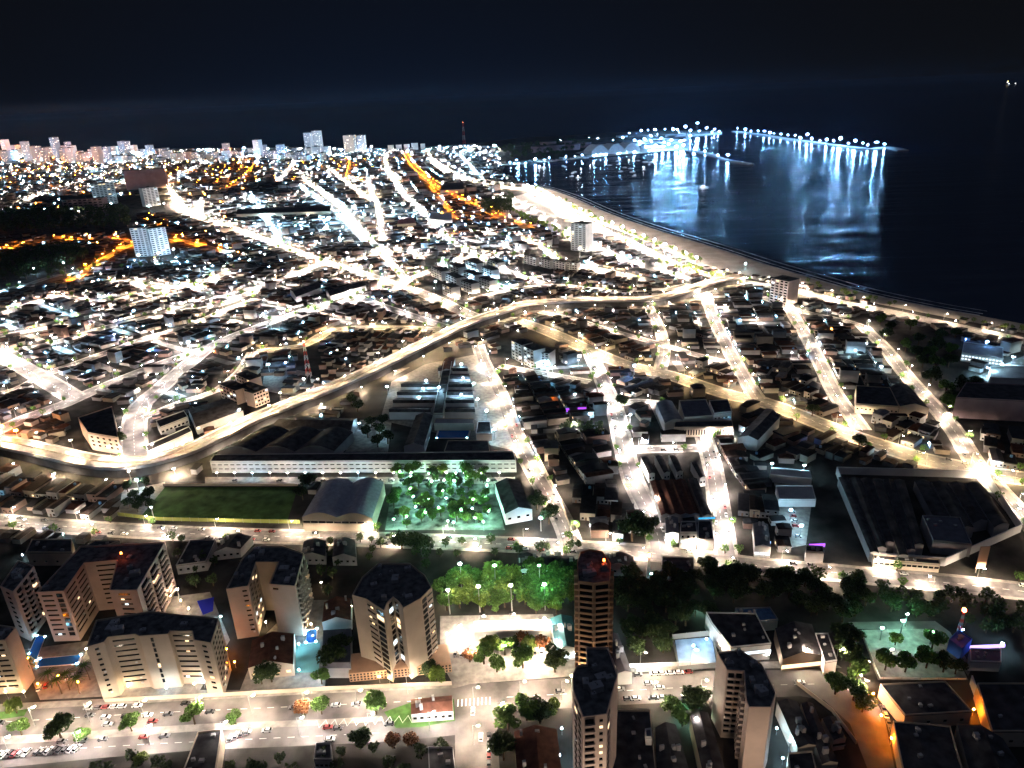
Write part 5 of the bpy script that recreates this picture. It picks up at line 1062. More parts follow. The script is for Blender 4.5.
p2 = mole([(686, 150), (706, 153.5), (728, 160.5), (751, 164.5)], 14, 'short dark breakwater with one bright light at its end')
for i, x in enumerate([737, 744, 751, 757, 763, 769, 775, 781, 787, 794, 800, 806, 812, 819, 826, 833, 840, 847, 854, 861, 868, 876, 885]):
    yy = np.interp(x, [735, 762, 790, 820, 850, 872, 886], [131.5, 135, 139.5, 143.5, 147.5, 149.5, 147.5])
    big = x in (806, 826, 840, 854, 876); port_lamp((x, yy-.3), 24 if big else 15, 7 if big else 3.6, 'blue-white quay light on the long pier, %s from its landward end' % nth(i), 1.7 if big else 1.1, 'harbour')
for i, (x, y, hg, sz) in enumerate(((640, 135, 26, 9), (655, 134, 20, 6), (672, 134, 26, 7), (685, 133.5, 30, 9), (698, 133, 55, 7), (706, 132.5, 36, 6), (715, 132.5, 20, 5), (650, 139, 16, 6), (662, 141, 16, 6), (672, 143, 16, 6), (680, 146, 16, 7), (668, 148.5, 16, 7), (655, 150, 14, 6), (676, 150, 14, 6), (640, 146, 16, 6), (630, 151, 14, 5), (690, 139, 14, 5), (645, 143, 14, 6), (600, 146, 14, 4), (612, 143, 14, 4), (622, 141, 16, 5), (634, 142, 14, 4), (652, 145, 14, 4), (664, 145, 14, 5), (684, 143, 14, 5), (646, 149, 14, 4), (662, 149.5, 12, 5), (684, 148.5, 12, 5), (648, 133, 18, 5), (664, 132, 18, 5), (678, 132, 18, 5), (691, 134, 14, 5), (700, 134, 14, 4), (711, 134, 12, 4), (719, 134, 12, 4), (620, 150, 14, 5), (607, 152, 14, 5), (628, 138, 22, 6), (728, 159.5, 14, 7), (718, 157, 8, 3.5), (706, 153, 8, 3), (694, 151.5, 8, 3))):
    port_lamp((x, y), hg, sz, 'blue-white harbour floodlight, %s counted across the quays' % nth(i), 1.2, 'harbour')
for i, (x, y) in enumerate(((536, 163), (518, 164), (548, 161.5), (566, 160), (583, 158.5), (600, 157.3), (617, 156.2), (634, 154.8), (648, 153.3))):
    port_lamp((x, y), 12, 5 if i == 0 else 2.6, 'white light on the marina quay, %s from the left' % nth(i), 1.2, 'harbour')
# terminal with three vaults, tanks, sheds
x0, y0 = G(592, 155); x1, y1 = G(640, 151.5)
L, d, nr = edge_frame((x0, y0), (x1, y1)); ang = math.atan2(d[1], d[0])
e = empty('harbour_terminal', (x0, y0, 0), 'long white harbour terminal with three vaulted roofs', 'terminal', None, ang)
mb = MB(); mb.box(L/2, 40, 0, 14, L, 80); mb.build('wall', WHITEW, e)
for k in range(3):
    mb = MB(); w_ = L/3; o = 0; prof = [(k*w_+w_*i/14, 14+24*math.sin(math.pi*i/14)) for i in range(15)]
    for yy in (0, 80): mb.v.extend([(a, yy, z) for a, z in prof])
    for i in range(14): mb.f.append((i, i+1, 16+i, 15+i)); mb.m.append(0)
    mb.f.append(tuple(range(15))); mb.m.append(0); mb.f.append(tuple(reversed(range(15, 30)))); mb.m.append(0)
    mb.build('roof_vault', WHITEW, e)
for i, (px, r_, h_) in enumerate((((540, 152), 42, 26), ((556, 150.5), 42, 26), ((572, 149.5), 38, 24), ((548, 147), 42, 26), ((566, 146), 38, 24), ((584, 147), 34, 22))):
    x, y = G(*px); e = empty('oil_tank', (x, y, 0), 'squat unlit storage tank behind the marina, %s one' % nth(i), 'tank', 'storage tanks behind the marina')
    mb = MB(); mb.tube((0, 0, 0), (0, 0, h_), r_, r_, 28); mb.build('shell', PURP, e); mb = MB(); mb.tube((0, 0, h_), (0, 0, h_+4), r_, 2, 28); mb.build('roof', ROOFD, e)
for i in range(26):
    px = (random.uniform(604, 684), random.uniform(137, 149))
    if px[1] > 154-(px[0]-600)*.05: continue
    x, y = G(*px); e = empty('quay_shed', (x, y, 0), 'pale quay shed among harbour lights, %s one' % nth(i), 'shed', 'sheds on the quays', random.choice((.2, .25, .3)))
    l_, w_, h_ = random.uniform(40, 110), random.uniform(20, 40), random.uniform(8, 16)
    mb = MB(); mb.box(0, 0, 0, h_, l_, w_); mb.build('wall', WHITEW, e); mb = MB(); o = 0
    mb.add([(-l_/2-1, -w_/2-1, h_), (l_/2+1, -w_/2-1, h_), (l_/2+1, w_/2+1, h_), (-l_/2-1, w_/2+1, h_), (-l_/2-1, 0, h_+4), (l_/2+1, 0, h_+4)], [(0, 1, 5, 4), (2, 3, 4, 5), (1, 2, 5), (3, 0, 4)]); mb.build('roof', ROOFG, e)
# boats
HULLM = mat('boat_hull_white', (.8, .8, .8), .4)
def boat(px, Lb, lab, cat='boat', mast=0.0, cabin=True, lit=.0, ang=None, group=None, ship=False):
    x, y = G(*px, -1.6); e = empty('ship' if ship else 'moored_boat' if not mast else 'sailing_boat', (x, y, -1.6), lab, cat, group, random.uniform(0, 6.28) if ang is None else ang)
    mb = MB(); n = 12; W_ = Lb*(.16 if ship else .28)/2
    def sec(t): return W_*min(1, (1-max(0, t-.45)/.55)**.6 if t < 1 else 0)*(1 if t > .08 else .9)
    fr = Lb*(.06 if ship else .09); rows = []
    for k in range(n+1):
        t_ = k/n; w_ = sec(t_); xx = (t_-.5)*Lb; sh = fr*(1+.5*(t_-.3)**2); rows.append([(xx, -w_, sh), (xx*.97, -w_*.6, -.3), (xx*.97, w_*.6, -.3), (xx, w_, sh)])
    for r_ in rows: mb.v.extend(r_)
    for k in range(n):
        for j in range(4): mb.f.append((4*k+j, 4*k+4+j, 4*k+4+(j+1) % 4, 4*k+(j+1) % 4)); mb.m.append(0)
    mb.f.append((0, 1, 2, 3)); mb.m.append(0); mb.f.append(tuple(4*n+j for j in (3, 2, 1, 0))); mb.m.append(0)
    mb.build('hull', HULLM if not ship else GREYW, e)
    if cabin:
        mb = MB(); mb.box(-Lb*(.38 if ship else .1), 0, fr, fr+Lb*(.11 if ship else .10), Lb*(.12 if ship else .32), W_*1.2); mb.build('cabin', WHITEW, e)
    if mast: mb = MB(); mb.tube((Lb*.05, 0, 0), (Lb*.05, 0, mast), .3, .2); mb.tube((Lb*.05, 0, mast*.15), (-Lb*.4, 0, mast*.17), .22, .2); mb.build('mast', HULLM, e)
    if lit: mb = MB(); mb.box(-Lb*(.38 if ship else .1), 0, fr+Lb*.12, fr+Lb*.12+lit, lit, lit); mb.build('deck_light', emat('deck_light', (.85, .92, 1), 60), e)
    return e
boat((704, 188), 22, 'lone white sailing boat with bare mast out in the bay', 'sailing boat', 32, True, 1.2, .1)
bi = 0
for i in range(34):
    px = (random.uniform(536, 668), random.uniform(160, 178)); 
    if px[1] < 163-(px[0]-560)*.05: continue
    boat(px, random.uniform(12, 22), 'small white boat at anchor in the marina, %s one' % nth(bi), 'boat', 0, True, random.choice((0, 0, 1.4)), None, 'boats at anchor in the marina'); bi += 1
s_ = boat((1011, 85), 300, 'distant lit ship far out on the open sea', 'ship', 0, True, 0, .1, None, True)
for k, (a, z, c_) in enumerate(((-110, 60, (1, .9, .7)), (-80, 34, (.7, .85, 1)), (-100, 84, (1, .8, .3)), (-60, 24, (.8, .9, 1)), (110, 26, (.9, .95, 1)))):
    mb = MB(); mb.box(a, 0, z, z+14, 16, 16); mb.build('ship_light', emat('ship_light_%d' % k, c_, 5), s_)

# ------------------------------------------------------------------ houses
ROOFMATS = [mat('roof_black_tile', (.011, .0105, .012), .9, .15, .4, .4), mat('roof_dark_brown_tile', (.020, .012, .010), .9, .15, .4, .4), mat('roof_charcoal_sheet', (.018, .019, .024), .7, .2, .3, .4),
            mat('roof_weathered_red_tile', (.045, .017, .011), .9, .15, .4, .4), mat('roof_pale_sheet', (.10, .10, .115), .7, .3, .3, .3)]
ROOFN = ['black-roofed', 'dark-brown-roofed', 'charcoal-roofed', 'reddish-roofed', 'pale-roofed']
WALLS = [mat('house_wall_white', (.33, .32, .325), .9, .2, .35, .08), mat('house_wall_cream', (.25, .21, .17), .9, .2, .35, .08), mat('house_wall_pinkish', (.20, .135, .115), .9, .2, .35, .08), mat('house_wall_grey', (.10, .10, .11), .9, .2, .35, .08)]
WALLN = ['white', 'cream', 'pinkish', 'grey']
YHUE = dict(HUES, cool=(.22, .62, 1.0), blue=(.08, .30, 1.0))
YL = {h: emat('yard_lamp_glass_'+h, YHUE[h], 560) for h in ('cool', 'pale', 'warm', 'sodium', 'blue')}
def house_geo(w, d, h, rt, ft):
    """wall and roof geometry about the middle of the plot; x along the street, y away from it"""
    a, b = w/2, d/2; wall = ([(-a, -b, 0), (a, -b, 0), (a, b, 0), (-a, b, 0), (-a, -b, h), (a, -b, h), (a, b, h), (-a, b, h)], [(0, 1, 5, 4), (1, 2, 6, 5), (2, 3, 7, 6), (3, 0, 4, 7), (4, 5, 6, 7)])
    o = .35; A, B = a+o, b+o; H = h+.05
    if rt == 0:      # ridge runs away from the street
        z = H+min(1.5, w*.14); roof = ([(-A, -B, H), (A, -B, H), (A, B, H), (-A, B, H), (0, -B, z), (0, B, z)], [(0, 4, 5, 3), (1, 2, 5, 4), (0, 1, 4), (2, 3, 5), (3, 2, 1, 0)])
    elif rt == 1:    # ridge along the street
        z = H+min(1.5, d*.10); roof = ([(-A, -B, H), (A, -B, H), (A, B, H), (-A, B, H), (-A, 0, z), (A, 0, z)], [(0, 1, 5, 4), (2, 3, 4, 5), (1, 2, 5), (3, 0, 4), (3, 2, 1, 0)])
    elif rt == 2:    # single slope
        z = H+1.2; roof = ([(-A, -B, H), (A, -B, H), (A, B, z), (-A, B, z), (-A, -B, H-.1), (A, -B, H-.1), (A, B, H-.1), (-A, B, H-.1)], [(0, 1, 2, 3), (4, 5, 1, 0), (5, 6, 2, 1), (6, 7, 3, 2), (7, 4, 0, 3), (7, 6, 5, 4)])
    else:            # flat with a low kerb
        k = a-.3; l = b-.3; z = H+.6
        roof = ([(-a, -b, z), (a, -b, z), (a, b, z), (-a, b, z), (-k, -l, z), (k, -l, z), (k, l, z), (-k, l, z), (-k, -l, H), (k, -l, H), (k, l, H), (-k, l, H), (-a, -b, h), (a, -b, h), (a, b, h), (-a, b, h)],
                [(8, 9, 10, 11), (4, 0, 1, 5), (5, 1, 2, 6), (6, 2, 3, 7), (7, 3, 0, 4), (8, 4, 5, 9), (9, 5, 6, 10), (10, 6, 7, 11), (11, 7, 4, 8), (12, 13, 1, 0), (13, 14, 2, 1), (14, 15, 3, 2), (15, 12, 0, 3)])
    return wall, roof
HOUSES = []
PEND = []
def plot(x, y, dx, dy, w, d, defer=False):
    """x, y the middle; is the rectangle free?"""
    ks = np.array([-.46, -.23, 0, .23, .46]); u, v = np.meshgrid(ks*w, ks*d)
    if min(w, d) > 12: ks = np.linspace(-.47, .47, 7); u, v = np.meshgrid(ks*w, ks*d)
    X = x+dx*u-dy*v; Y = y+dy*u+dx*v
    if occupied(X.ravel(), Y.ravel()): return False
    ks = np.linspace(-.5, .5, max(3, int(max(w, d)/1.6))); u, v = np.meshgrid(ks*w*.96, ks*d*.9)
    if defer: PEND.append(((x+dx*u-dy*v).ravel(), (y+dy*u+dx*v).ravel()))
    else: mark((x+dx*u-dy*v).ravel(), (y+dy*u+dx*v).ravel())
    return True
for (nm, pts, w, rows, named) in ROADS:
    sw = side_words(pts, w) if len(pts) > 2 else {1: 'far', -1: 'near'}
    for rr in range(rows+(1 if named else 1)):
        for sgn in (1, -1):
            s = 3.0; acc = [0.0]
            for a, b in zip(pts, pts[1:]): acc.append(acc[-1]+math.dist(a, b))
            i = 0; tot = acc[-1]
            while s < tot:
                k = min(len(pts)-2, max(0, int(np.searchsorted(acc, s))-1)); a, b = pts[k], pts[k+1]; L = max(.01, acc[k+1]-acc[k]); q = (s-acc[k])/L
                x = a[0]+(b[0]-a[0])*q; y = a[1]+(b[1]-a[1])*q; D = math.hypot(x, y); dx, dy = (b[0]-a[0])/L, (b[1]-a[1])/L
                f = 1.0 if D < 1200 else min(2.0, D/1200)
                fr = random.uniform(5.5, 9.5)*f; dep = random.uniform(11, 20)*f
                off = w/2+3.0+dep/2+rr*(19*f+1.5)
                if random.random() > .05:
                    cx, cy_ = x-dy*off*sgn, y+dx*off*sgn
                    ok = plot(cx, cy_, dx, dy, fr, dep, True)
                    if not ok:
                        dep *= .62; off = w/2+3.0+dep/2+rr*(19*f+1.5); cx, cy_ = x-dy*off*sgn, y+dx*off*sgn; ok = plot(cx, cy_, dx, dy, fr, dep, True)
                    if ok:
                        HOUSES.append((D, cx, cy_, math.atan2(dy, dx)+(0 if sgn > 0 else math.pi), fr-random.uniform(0, .5), dep, nm, sw[sgn], rr, i, named)); i += 1
                s += fr+(random.uniform(1.5, 4) if random.random() < .12 else .15)
            for X_, Y_ in PEND: mark(X_, Y_)
            PEND.clear()
# fill what is left with single buildings
RP_ = np.array([(p[0], p[1], math.atan2(q[1]-p[1], q[0]-p[0])) for (nm, pts, w, rows, named) in ROADS for p, q in zip(pts, pts[1:])])
DIRC = {}
def near_dir(x, y):
    k = (int(x//25), int(y//25))
    if k not in DIRC: DIRC[k] = RP_[np.argmin((RP_[:, 0]-x)**2+(RP_[:, 1]-y)**2), 2]
    return DIRC[k]
tries = 0
for (px0, py0, n_) in [((0, 1024), (240, 545), 75000)]+[((-40, 700), (152, 250), 16000)]:
    for _ in range(n_):
        px = random.uniform(*px0); py = random.uniform(*py0)
        x, y = G(px, py); D = math.hypot(x, y); f = 1.0 if D < 1000 else min(2.5, D/900)
        w_, d_ = random.uniform(4.5, 8)*f, random.uniform(6, 13)*f; a = near_dir(x, y)
        if plot(x, y, math.cos(a), math.sin(a), w_+1.2, d_+1.2): HOUSES.append((D, x, y, a, w_, d_, 'the inner yards', 'far', 9, len(HOUSES), False))
HOUSES.sort(key=lambda q: q[0])
print('houses', len(HOUSES))
WM = MB(); WM.box(0, -.06, -.6, .6, 1.3, .2, 0, 0); WM.box(0, -.2, -.74, -.62, 1.5, .3, 0, 1)
WIN_ME = [WM.mesh('window', [g_, CONC]) for g_ in (GLASSD, LIT)]
DM = MB(); DM.box(0, -.06, 0, 2.2, 1.1, .2); DOOR_ME = DM.mesh('door', mat('door_wood', (.09, .05, .03), .6))
TK = MB(); TK.tube((0, 0, 0), (0, 0, 1.4), .9, .9, 10); TK.tube((0, 0, 1.4), (0, 0, 1.65), .9, .3, 10); TANK_ME = TK.mesh('water_tank', mat('tank_blue', (.05, .14, .30), .5))
YLM = MB(); YLM.box(0, -.3, 0, .35, .5, .4); YL_ME = {h: YLM.mesh('wall_lamp', YL[h]) for h in YL}
def pick_light(x, y, D):
    px, py = PX(x, y)
    r_ = random.random()
    if px < 250 and py < 262: return 'sodium' if r_ < .45 else 'cool' if r_ < .85 else 'pale'
    if py < 260: return 'cool' if r_ < .72 else 'pale' if r_ < .9 else 'warm'
    return 'cool' if r_ < .72 else 'blue' if r_ < .76 else 'pale' if r_ < .90 else 'warm' if r_ < .97 else 'sodium'
stuffw = MB(); stuffr = MB(); stuffl = MB(); LH = list(YL)
nn = 0
grade = lambda w_, h: ('tall ' if h > 6.6 else 'low ' if h < 4.2 else '')+('wide' if w_ > 9.5 else 'narrow' if w_ < 7.4 else 'mid-width')
for (D, x, y, ang, w_, d_, nm, sd, rr, i, named) in HOUSES:
    h = random.choice((3.4, 3.6, 4.0, 4.4, 5.6, 6.4)) if random.random() < .94 else random.uniform(8, 12)
    if rr == 9: h = random.uniform(2.8, 4.2)
    rt = random.choice((0, 0, 1, 1, 2, 3)); ri = random.choices(range(5), (5, 4, 4, 2, 1))[0]; wi = random.choices(range(4), (3, 3, 3, 5))[0]
    if D > 600 and h < 7: h = random.choice((2.9, 3.1, 3.3, 3.6, 3.9, 4.6))
    if D > 1500: h *= min(1.5, D/1500)
    wall, roof = house_geo(w_, d_, h, rt, 1)
    lightp = .20 if D < 700 else .20 if D < 1300 else .30
    lightp *= (.8 if PX(x, y)[0] < 300 and PX(x, y)[1] < 230 else 1)
    has = random.random() < lightp; hue = pick_light(x, y, D)
    c, s = math.cos(ang), math.sin(ang)
    if nn < 295 and named and PX(x, y)[0] > -5 and PX(x, y)[0] < 1030:
        nn += 1
        rowt = ('front row', 'second row', 'third row', 'fourth row', 'fifth row')[min(rr, 4)]
        lb = '%s %s house, %s in %s-side %s of %s' % (grade(w_, h), ROOFN[ri], nth(i), sd, rowt, nm)
        if len(lb.split()) > 16: lb = '%s house, %s in %s-side %s of %s' % (ROOFN[ri], nth(i), sd, rowt, nm)
        if len(lb.split()) > 16: lb = '%s house, %s, %s-side %s of %s' % (ROOFN[ri], nth(i), sd, rowt, nm)
        e = empty('house', (x, y, 0), lb, 'house', 'houses along '+nm, ang)
        mb = MB(); mb.add(*wall); mb.build('wall', WALLS[wi], e)
        mb = MB(); mb.add(*roof); mb.build('roof', ROOFMATS[ri], e)
        link('door', DOOR_ME, e, (-w_*.1, -d_/2, 0))
        for k in ((-1, 1) if w_ > 7.4 else (1,)):
            link('window', WIN_ME[1 if random.random() < .1 else 0], e, (k*w_*.32, -d_/2, 1.7))
            if h > 6: link('window', WIN_ME[1 if random.random() < .1 else 0], e, (k*w_*.28, -d_/2, 4.7))
        if rt == 3 and random.random() < .6: link('water_tank', TANK_ME, e, (w_*.2, d_*.25, h+.1))
        if has: link('wall_lamp', YL_ME[hue], e, (random.uniform(-.3, .3)*w_, (-d_/2 if rr == 0 else d_/2+.5), 2.7))
        continue
    for mb_, (vs, fs), mi in ((stuffw, wall, wi), (stuffr, roof, ri)):
        mb_.add([(x+vx*c-vy*s, y+vx*s+vy*c, vz) for vx, vy, vz in vs], fs, mi)
    if has:
        q = random.choice((-1, 1)); ly = q*(d_/2+.6); lx = random.uniform(-.4, .4)*w_; sz = .5*max(1, D/650)*random.choice((.6, .8, 1, 1.3))
        stuffl.box(x+lx*c-ly*s, y+lx*s+ly*c, 2.6, 2.6+sz, sz, sz, ang, LH.index(hue))
st = empty('dense_low_houses', (0, 0, 0), 'dense dark-roofed low houses filling the blocks between lit streets', 'houses'); st['kind'] = 'stuff'
stuffw.build('wall', WALLS, st); stuffr.build('roof', ROOFMATS, st); stuffl.build('wall_lamp', [YL[h] for h in LH], st)

# ------------------------------------------------------------------ trees
def crown_mesh(name, m_, seed, rx=4.2, rz=3.2, n=900, leaf=.62, palm=False):
    rd = random.Random(seed); mb = MB()
    cl = [(rd.uniform(-.62, .62)*rx, rd.uniform(-.62, .62)*rx, rd.uniform(-.45, .6)*rz, rd.uniform(.32, .62)*rx) for _ in range(11)]
    for k in range(n):
        cx, cy_, cz, r_ = cl[k % len(cl)]; t_ = rd.uniform(0, 6.283); z = rd.uniform(-1, 1); rr = r_*(.55+.5*rd.random()**.5); q = math.sqrt(1-z*z)
        p = Vector((cx+rr*q*math.cos(t_), cy_+rr*q*math.sin(t_), cz+rr*z*.8)); nn_ = Vector((rd.gauss(0, 1), rd.gauss(0, 1), rd.gauss(.6, 1))).normalized(); u = nn_.orthogonal().normalized(); v = nn_.cross(u); l = leaf*rd.uniform(.6, 1.3)
        o = len(mb.v); mb.v.extend([tuple(p+u*l), tuple(p+v*l*.6), tuple(p-u*l), tuple(p-v*l*.6)]); mb.f.append((o, o+1, o+2, o+3)); mb.m.append(0)
    return mb.mesh(name, m_)
def trunk_mesh(seed, hgt=4.5, rx=4):
    rd = random.Random(seed); mb = MB(); mb.tube((0, 0, 0), (.1, .1, hgt), .38, .24, 7)
    for k in range(6):
        t_ = k*1.05+rd.uniform(-.3, .3); mb.tube((.1, .1, hgt*rd.uniform(.7, .98)), (math.cos(t_)*rx*.55, math.sin(t_)*rx*.55, hgt+rd.uniform(.8, 2.6)), .17, .05, 5)
    return mb.mesh('trunk', TRUNK)
def palm_meshes():
    mb = MB(); a = Vector((0, 0, 0))
    for k in range(5): b = Vector((.12*k*k*.25, 0, 1.5*(k+1))); mb.tube(a, b, .22-.02*k, .2-.02*k, 6); a = b
    t_ = mb.mesh('trunk', TRUNK); mb = MB()
    for k in range(13):
        an = k*.483; p = a.copy(); dr = Vector((math.cos(an), math.sin(an), .55)); sd = Vector((-math.sin(an), math.cos(an), 0))
        for j in range(6):
            q = p+dr*.62; w1, w2 = .34*(1-j/7), .34*(1-(j+1)/7); o = len(mb.v)
            mb.v.extend([tuple(p+sd*w1-Vector((0, 0, .16))), tuple(p), tuple(p-sd*w1-Vector((0, 0, .16))), tuple(q+sd*w2-Vector((0, 0, .16))), tuple(q), tuple(q-sd*w2-Vector((0, 0, .16)))])
            mb.f.extend([(o, o+1, o+4, o+3), (o+1, o+2, o+5, o+4)]); mb.m.extend([0, 0]); p = q; dr.z -= .27
    return t_, mb.mesh('crown', LEAF)
CR = {'green': [crown_mesh('crown', LEAF, s, n=1300) for s in (1, 2, 3)], 'yellow': [crown_mesh('crown', LEAFY, s, n=1300) for s in (4, 5)], 'dark': [crown_mesh('crown', LEAFD, s, n=1000) for s in (6, 7, 8)], 'red': [crown_mesh('crown', LEAFR, s, n=900) for s in (9,)]}
TRM = [trunk_mesh(s) for s in (1, 2, 3)]; PALM = palm_meshes()
NT = [0]
def tree(px, kind, size, label, group=None, xy=None):
    x, y = xy or G(*px); e = empty('palm_tree' if kind == 'palm' else 'tree', (x, y, 0), label, 'palm' if kind == 'palm' else 'tree', group, random.uniform(0, 6.28)); e.scale = (size,)*3; NT[0] += 1
    if kind == 'palm': link('trunk', PALM[0], e); link('crown', PALM[1], e); return
    link('trunk', random.choice(TRM), e); o = link('crown', random.choice(CR[kind]), e, (0, 0, 6.2)); o.scale = (1, random.uniform(.85, 1.1), random.uniform(.8, 1.1))
TR = [((62, 740), 'dark', 1.35, 'round dark tree on the boulevard above the parked car row'), ((22, 735), 'green', .9, 'pale-green tree on the boulevard near its left end'), ((85, 741), 'green', .7, 'small green tree just right of the round dark one'), ((132, 731), 'green', .9, 'sparse grey-green tree on the median by the red car'), ((195, 724), 'green', 1.1, 'leafy dark-green tree on the median right of the wide cream slab'),
      ((236, 724), 'green', .7, 'small bright green tree on the lit median'), ((142, 765), 'yellow', .6, 'yellowish bush-like tree at the lower boulevard edge'), ((305, 715), 'red', .9, 'reddish tree beside the zigzag bays, left one'), ((322, 714), 'green', .9, 'greenish tree beside the zigzag bays, right one'), ((376, 714), 'green', 1.2, 'full green tree at the left tip of the island lawn'),
      ((361, 748), 'dark', 1.1, 'round dark tree at the lower kerb under the lawn'), ((395, 748), 'red', .8, 'reddish tree at the lower kerb right of the round dark one'), ((412, 746), 'red', .8, 'second reddish tree near the kiosk corner'), ((17, 713), 'yellow', .8, 'bright green shrubby tree by the orange-lit slab'),
      ((262, 684), 'dark', 1.0, 'dark tree in front of the brown ridged roof, left one'), ((272, 682), 'dark', 1.1, 'dark tree in front of the brown ridged roof, right one'), ((335, 672), 'dark', 1.5, 'big dark tree beside the green court'), ((343, 655), 'dark', 1.3, 'tall dark tree between court and splayed tower'), ((322, 684), 'green', .9, 'cyan-lit tree by the lamp near the green court'),
      ((438, 684), 'yellow', 1.0, 'yellow-green tree at the corner of the splayed tower grounds'), ((432, 678), 'dark', 1.0, 'dark tree at the corner of the splayed tower grounds'), ((470, 662), 'red', .9, 'reddish tree at the left of the bright plaza'), ((484, 664), 'green', 1.1, 'green tree on the bright plaza, front left'), ((490, 655), 'yellow', 1.1, 'pale green tree on the bright plaza, back left'), ((497, 672), 'green', .9, 'small green tree near the kerb of the plaza'),
      ((505, 655), 'green', 1.0, 'green tree in the middle of the plaza'), ((523, 668), 'green', 1.2, 'green tree near the front of the plaza'), ((528, 655), 'yellow', 1.0, 'pale tree on the bright plaza, back right'), ((521, 645), 'red', .9, 'reddish tree at the back of the plaza'), ((540, 650), 'red', 1.0, 'reddish tree at the right of the plaza'), ((555, 672), 'dark', 1.4, 'round dark tree below the teal-roofed hall'), ((512, 650), 'dark', .8, 'small dark tree behind the plaza trees'),
      ((508, 730), 'green', 1.2, 'green tree left of the corner house roof'), ((527, 720), 'green', 1.3, 'full tree above the corner house roof, left'), ((540, 723), 'dark', 1.2, 'full dark tree above the corner house roof, right'), ((504, 760), 'dark', 1.3, 'round dark tree left of the corner house'), ((552, 715), 'yellow', .8, 'small tree at the road kerb above the corner house'),
      ((692, 710), 'dark', 1.3, 'dark tree at the kerb left of the beige corner tower, front'), ((700, 706), 'dark', 1.1, 'dark tree at the kerb left of the beige corner tower, back'), ((672, 716), 'green', .9, 'greenish lit tree in the garden below the parked cars'), ((682, 726), 'green', .9, 'lit tree in the narrow garden of black roofs'),
      ((835, 694), 'green', 1.2, 'green tree on the corner of the road curve'), ((853, 700), 'green', 1.2, 'second tree on the corner of the road curve'), ((862, 712), 'yellow', 1.0, 'orange-lit tree on the lane past the curve'), ((850, 668), 'dark', 1.5, 'big dark tree between the shops and the park'), ((846, 650), 'dark', 1.6, 'tall dark tree above the shops by the park'), ((856, 680), 'green', 1.1, 'yellow-lit tree at the lower park corner'),
      ((885, 670), 'green', 1.1, 'green park tree, leftmost of the front line'), ((905, 672), 'green', 1.0, 'green park tree, second of the front line'), ((926, 668), 'green', 1.1, 'green park tree, third of the front line'), ((943, 672), 'dark', 1.1, 'dark park tree near the right railing'), ((955, 674), 'dark', .9, 'small dark park tree at the right railing'), ((932, 648), 'green', 1.1, 'vivid green lit tree at the back of the park'), ((895, 645), 'yellow', .7, 'small lime tree at the back of the park'),
      ((632, 541), 'dark', 2.0, 'big tree with pale trunk at the mid road junction'), ((645, 537), 'dark', 1.6, 'tree behind the big one at the mid road junction'), ((310, 490), 'dark', 1.5, 'round dark tree at the back corner of the vaulted hangar'), ((303, 500), 'dark', 1.2, 'dark tree beside the left wall of the vaulted hangar'), ((537, 510), 'dark', 1.4, 'dark round tree by the dark-roofed hall'), ((549, 524), 'dark', 1.5, 'dark tree beside the blinding junction lamp'),
      ((402, 549), 'dark', 1.3, 'dark tree on the near kerb of the mid road, left one'), ((415, 549), 'dark', 1.3, 'dark tree on the near kerb of the mid road, middle one'), ((424, 551), 'dark', 1.2, 'dark tree on the near kerb of the mid road, right one'), ((120, 448), 'dark', 1.5, 'round dark tree beside the pale five-storey block'), ((812, 416), 'dark', 1.2, 'dark tree on the inland main road kerb'), ((858, 450), 'dark', 1.3, 'dark tree right of the lit stretch of main road'), ((622, 408), 'dark', 1.3, 'dark tree at the corner of the cross lane')]
for px, k, s, lab in TR: tree(px, k, s, lab)
for i, (px, k) in enumerate((((70, 690), 'palm'), ((62, 694), 'palm'), ((52, 688), 'palm'), ((80, 694), 'palm'), ((33, 678), 'palm'), ((90, 680), 'palm'))): tree(px, k, 1.2, 'orange-lit palm in the car park of the cream slabs, %s' % ('nearest the pool', 'beside the wall', 'in the middle', 'by the slab corner', 'at the far end', 'by the ramp')[i], 'palms of the car park')
# tree park with rows of green-lit crowns
for r_, yy in enumerate((474, 479, 485, 492, 500, 508, 516, 524)):
    for c_ in range(9):
        px = (396+c_*11+random.uniform(-5, 5)+(3 if r_ % 2 else 0), yy+random.uniform(-4, 4))
        if random.random() < .12: continue
        if px[0] < 494: tree(px, random.choice(('green', 'green', 'dark', 'yellow')), random.uniform(.55, 1.1), 'green-lit tree of the park by the long hall, %s in its %s row' % (nth(c_), nth(r_)), 'trees of the lit park')
# trees among the palms courtyard, playground, east grove
for i, px in enumerate(((372, 428), (380, 436), (388, 444), (378, 447), (368, 438), (352, 405), (358, 412), (383, 426))): tree(px, 'dark', 1.2, 'dark courtyard tree between viaduct and long hall, %s' % nth(i), 'trees of the dark courtyard')
for i, px in enumerate(((128, 492), (135, 500), (142, 505), (150, 498), (146, 488), (130, 508), (138, 512), (152, 510))): tree(px, 'dark', .9, 'blue-lit playground tree left of the field, %s' % nth(i), 'trees of the playground')
for i, px in enumerate(((880, 325), (890, 332), (885, 340), (905, 352), (915, 360), (922, 368), (935, 372), (948, 368), (930, 385), (945, 395), (952, 404), (960, 392), (948, 412), (918, 345), (935, 352), (950, 355), (968, 402), (975, 388), (928, 360), (940, 340), (955, 338), (910, 330))): tree(px, 'dark' if i % 3 else 'green', random.uniform(1.2, 1.8), 'tree of the eastern grove, %s' % nth(i), 'trees of the eastern grove')
